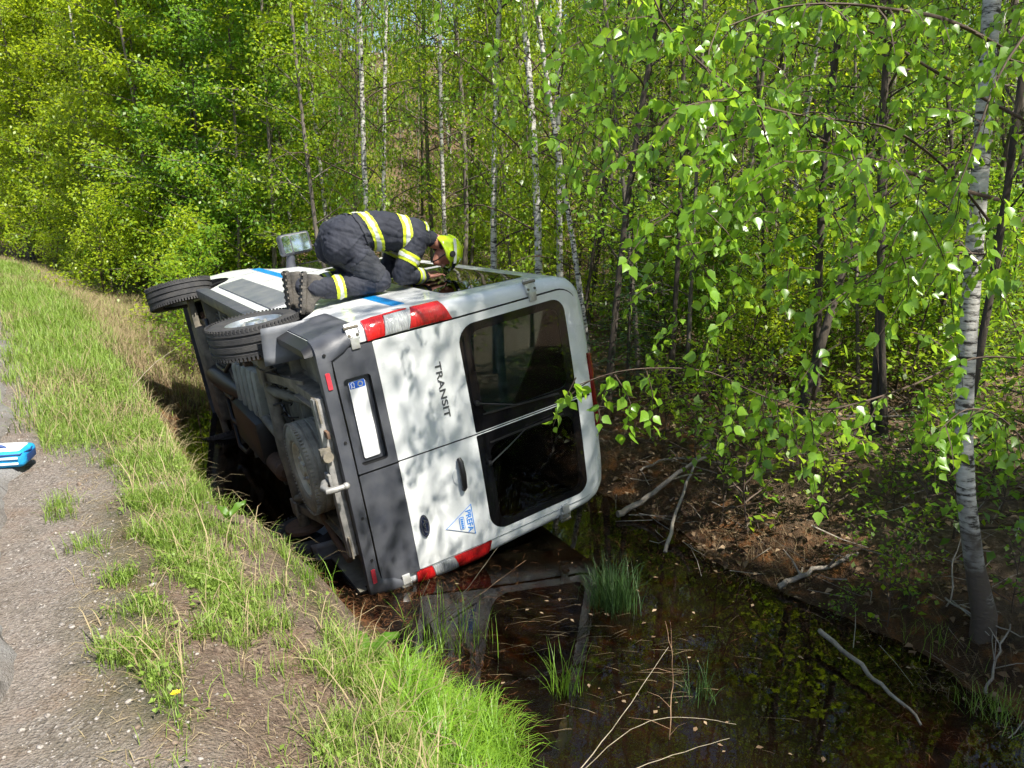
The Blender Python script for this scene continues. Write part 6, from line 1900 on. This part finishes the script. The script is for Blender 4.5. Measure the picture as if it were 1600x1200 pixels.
# fallen branches and dead stalks
def stick(name, pts, r, m, label, cat='branch', twigs=0, n=7, seed_=1, rough=.012):
    rd = random.Random(seed_)
    P_ = [Vector(p) for p in pts]
    base_ = P_[0].copy(); o = empty(name, base_); tag(o, label, cat)
    q = smoothpath([p - base_ for p in P_], 5); q = [p + Vector((rd.uniform(-1, 1), rd.uniform(-1, 1), rd.uniform(-1, 1))) * rough for p in q]
    k = len(q)
    b = MB(); b.tube(q, [r * (1 - .6 * i / (k - 1)) for i in range(k)], n); b.build('stem', m, o, smooth=60)
    for j in range(twigs):
        i = rd.randrange(k // 4, k - 1); d = Vector((rd.uniform(-1, 1), rd.uniform(-1, 1), rd.uniform(-.1, .8))).normalized(); l = rd.uniform(.12, .4)
        t2 = MB(); t2.tube([q[i], q[i] + d * l * .5 + Vector((0, 0, .02)), q[i] + d * l], [r * .4, r * .28, r * .1], 5); t2.build('side_twig', m, o, smooth=60)
    return o
def G(px, py, dz=0.0): h_ = hit(px, py); return (h_[0], h_[1], max(h_[2], WATER_Z) + dz)
def Wp(px, py, d): return tuple(PD(px, py, d))
wz = lambda px, py, dz=0.0: tuple(PZ(px, py, WATER_Z + dz))
stick('fallen_branch', [wz(1280, 985, .10), wz(1345, 1040, .08), wz(1400, 1090, .05), wz(1442, 1135, .0)], .017, 'dead_wood', 'straight grey branch slanting from the far bank into the water', seed_=2)
stick('fallen_branch', [G(965, 838, .05), G(1010, 800, .12), G(1070, 765, .2), G(1135, 735, .25)], .03, 'dead_wood', 'thick pale branch lying on the bank right of the van', twigs=4, seed_=3)
stick('fallen_branch', [wz(1040, 862, .0), G(1060, 815, .18), G(1085, 770, .3), G(1105, 740, .3)], .016, 'dead_wood', 'mossy branch standing up from the water edge behind the sedge tussock', seed_=4)
stick('fallen_branch', [G(1215, 930, .03), G(1260, 905, .05), G(1310, 890, .05), G(1340, 880, .08)], .022, 'dead_wood', 'short branch lying on the far bank above the water', twigs=3, seed_=5)
stick('fallen_branch', [G(1475, 945, .02), G(1530, 985, .06), G(1600, 1020, .1)], .007, 'dead_wood', 'thin pale branch crossing in front of the birch foot', twigs=3, seed_=6)
stick('fallen_branch', [G(1540, 1085, .0), G(1555, 1050, .05), G(1572, 1005, .12)], .010, 'dead_wood', 'bent twig standing against the bank below the birch', twigs=3, seed_=7)
stick('fallen_branch', [G(1480, 960, .05), G(1490, 900, .20), G(1530, 850, .35)], .006, 'dead_wood', 'thin arched twig leaning on the large birch', twigs=2, seed_=8)
stick('fallen_branch', [G(1130, 700, .2), G(1250, 690, .22), G(1400, 690, .25), G(1600, 700, .3)], .012, 'dead_wood', 'long thin branch lying across the bank behind the hanging leaves', twigs=4, seed_=9)
stick('fallen_branch', [G(1000, 740, .03), G(1060, 725, .06), G(1180, 745, .05)], .012, 'dead_wood', 'thin brown branch on the litter right of the van', twigs=3, seed_=10)
stick('fallen_branch', [G(1330, 690, .05), G(1400, 660, .15), G(1470, 640, .25)], .02, 'dark_bark', 'dark fallen limb among stems at the far right', twigs=5, seed_=12)
stick('dead_stalk', [Wp(905, 1205, 2.7), Wp(970, 1120, 2.95), Wp(1045, 1010, 3.2)], .0024, 'stalk_straw', 'pale straight dead stalk slanting up from the bottom edge', 'stalk', rough=.002)
stick('dead_stalk', [Wp(905, 1210, 2.7), Wp(985, 1140, 2.8), Wp(1060, 1120, 2.95), Wp(1150, 1132, 3.1)], .0019, 'stalk_straw', 'arched dead stalk bending right over the water', 'stalk', rough=.002)
stick('dead_stalk', [Wp(970, 1210, 2.6), Wp(1050, 1180, 2.7), Wp(1140, 1153, 2.9)], .002, 'stalk_straw', 'dead stalk lying low over the water at the bottom edge', 'stalk', rough=.002)
stick('dead_stalk', [wz(1046, 1150, -.1), wz(1046, 1150, .06), tuple(np.array(wz(1046, 1150)) + [.0, 0, .30]), tuple(np.array(wz(1046, 1150)) + [-.01, 0, .48]), tuple(np.array(wz(1046, 1150)) + [-.05, .02, .66])], .0035, 'stalk_brown', 'upright reddish-brown dead stalk standing in the water', 'stalk', twigs=5, rough=.004, seed_=14)
stick('dead_stalk', [G(632, 990, 0), Wp(650, 950, 4.3), Wp(672, 905, 4.2)], .0028, 'stalk_straw', 'short pale stalk slanting up at the water edge, leftmost of three', 'stalk', rough=.003)
stick('dead_stalk', [G(672, 1010, 0), Wp(720, 930, 4.15), Wp(778, 855, 4.1)], .0024, 'stalk_straw', 'long thin stalk crossing the lower tail light', 'stalk', rough=.003)
stick('dead_stalk', [G(688, 1010, 0), Wp(740, 935, 4.0), Wp(822, 875, 4.0)], .002, 'stalk_brown', 'thin brown stalk bending right under the tail light', 'stalk', rough=.003)
stick('dead_stalk', [G(200, 612, 0), Wp(245, 565, 7.2), Wp(290, 535, 7.2)], .005, 'stalk_straw', 'long dry stalk leaning towards the rear wheel', 'stalk', rough=.004)
stick('dead_stalk', [G(255, 585, 0), Wp(238, 560, 7.6), Wp(232, 518, 7.6)], .0028, 'stalk_straw', 'upright dry stalk left of the van wheels', 'stalk', rough=.004)
stick('dead_stalk', [G(110, 430, 0), Wp(114, 405, 15.), Wp(128, 375, 15.)], .006, 'stalk_straw', 'tall dry stalk at the far verge under the leafy trees', 'stalk', rough=.004)

# rotten stump
c = hit(1165, 612)
st_ = empty('tree_stump', (c[0], c[1], c[2] - .05)); tag(st_, 'dark rotten stump with hollow side on the wood floor right of the van', 'stump')
b = MB(); n = 20; rd = random.Random(8)
vs_ = []
for i, (z, r) in enumerate(((-.05, .42), (.08, .36), (.2, .32), (.3, .30), (.36, .27), (.33, .18))):
    for k in range(n):
        th = 2 * math.pi * k / n; q_ = r * (1 + .18 * math.sin(3 * th + 1) + rd.uniform(-.08, .08)); vs_.append((q_ * 1.25 * math.cos(th), q_ * math.sin(th), z + (.05 * math.sin(5 * th) + rd.uniform(-.03, .03)) * (i > 2)))
b.add(vs_, [(i * n + k, i * n + (k + 1) % n, (i + 1) * n + (k + 1) % n, (i + 1) * n + k) for i in range(5) for k in range(n)] + [tuple(5 * n + k for k in range(n))])
b.build('stump_wood', 'rotten_wood', st_, smooth=50)
for k in range(6):
    th = k * 1.05; rt_ = MB(); rt_.tube([(.35 * math.cos(th), .3 * math.sin(th), .1), (.55 * math.cos(th), .5 * math.sin(th), .04), (.8 * math.cos(th + .2), .75 * math.sin(th + .2), -.03)], [.06, .04, .012], 7); rt_.build('root', 'rotten_wood', st_, smooth=60)

# blue kit bag at the road edge, cut by the left edge of the picture
c = PZ(22, 733, .012)
bag = empty('kit_bag', (c[0] - .12, c[1] + .08, .012)); bag.rotation_euler.z = math.radians(12)
bag.location.x -= .05
tag(bag, 'blue and white soft kit bag lying on the road edge', 'bag')
def soft(name, dx, dy, dz, c_, m, bev, parent, puff=.0):
    bm = bmesh.new(); bmesh.ops.create_cube(bm, size=1)
    for v in bm.verts: v.co = Vector((v.co.x * dx, v.co.y * dy, v.co.z * dz))
    bmesh.ops.bevel(bm, geom=bm.edges[:], offset=bev, segments=4, affect='EDGES', profile=.5)
    bmesh.ops.subdivide_edges(bm, edges=[e for e in bm.edges if e.calc_length() > .05], cuts=4, use_grid_fill=True)
    for v in bm.verts:
        w = mnoise.noise(v.co * 9) * .006 + puff * max(0, 1 - (2 * v.co.x / dx) ** 2) * (1 if abs(v.co.z) > dz * .3 else .3)
        v.co += v.co.normalized() * w; v.co += Vector(c_)
    q_ = MB(); q_.bm(bm); return q_.build(name, m, parent, smooth=60)
soft('bag_body', .42, .22, .10, (0, 0, .052), 'bag_blue', .035, bag, .006)
soft('bag_lid', .36, .16, .022, (0, 0, .100), 'bag_white', .014, bag, .004)
for y_, z_, m_n in ((-.112, .068, 'bag_white'), (-.112, .034, 'bag_white')):
    q_ = MB(); q_.box((0, y_ - .006, z_), (.36, .006, .014), None, .002); q_.build('bag_stripe', m_n, bag)
q_ = MB(); q_.tube([(-.19, -.105, .086), (0, -.118, .088), (.19, -.105, .086), (.213, 0, .086), (.19, .105, .086)], .005, 6); q_.build('bag_zip', 'bag_navy', bag)
q_ = MB(); q_.tube([(-.09, -.03, .108), (-.07, -.035, .122), (0, -.04, .128), (.07, -.035, .122), (.09, -.03, .108)], .010, 8); q_.build('bag_handle', 'bag_navy', bag)
q_ = MB(); q_.box((.214, 0, .052), (.006, .13, .045), None, .003); q_.build('end_pocket', 'bag_navy', bag)

# dandelions and a broad dock leaf in the verge
def dandelion(px, py, label):
    c = hit(px, py); o = empty('dandelion', (c[0], c[1], c[2])); tag(o, label, 'flower')
    q_ = MB(); q_.tube([(0, 0, -.01), (.004, 0, .05), (.002, .003, .075)], .0022, 6); q_.build('stem', 'green_stem', o)
    f_ = MB()
    for k in range(26):
        a = 2.4 * k; r = .006 + .010 * k / 26
        f_.add([(.002 + .003 * math.cos(a), .003 * math.sin(a), .076), (.002 + r * math.cos(a - .2), r * math.sin(a - .2), .084 - .003 * k / 26), (.002 + r * 1.12 * math.cos(a), r * 1.12 * math.sin(a), .084), (.002 + r * math.cos(a + .2), r * math.sin(a + .2), .084 - .003 * k / 26)], [(0, 1, 2, 3)])
    f_.build('flower_head', 'petal_yellow', o, smooth=0)
dandelion(278, 1118, 'single yellow dandelion on the bare soil near the bottom left')
def dock(px, py, L_, az, label, up=.5):
    c = hit(px, py); o = empty('dock_plant', (c[0], c[1], c[2])); tag(o, label, 'plant')
    for k in range(3):
        a = az + 1.9 * k; l = L_ * (1 - .22 * k); g_ = MB()
        def fn(u, v):
            w = l * .30 * math.sin(math.pi * min(1, u * .92 + .06)) ** .7 * v
            r = l * u; zz = .05 + l * up * math.sin(u * 1.7) + abs(v) * .02 + .006 * math.sin(u * 14) * abs(v)
            return (r * math.cos(a) - w * math.sin(a), r * math.sin(a) + w * math.cos(a), zz)
        g_.grid(fn, np.linspace(0, 1, 9), np.linspace(-1, 1, 7)); lo_ = g_.build('leaf', 'leaf_understory', o, smooth=60)
dock(878, 1190, .13, 1.2, 'broad green leaf standing at the bottom edge beside the water', .9)
dock(575, 1045, .14, .3, 'broad dark leaves among the lush grass at the water edge', .5)
dock(360, 830, .10, .8, 'small broad-leaved plant at the edge of the van shadow', .6)
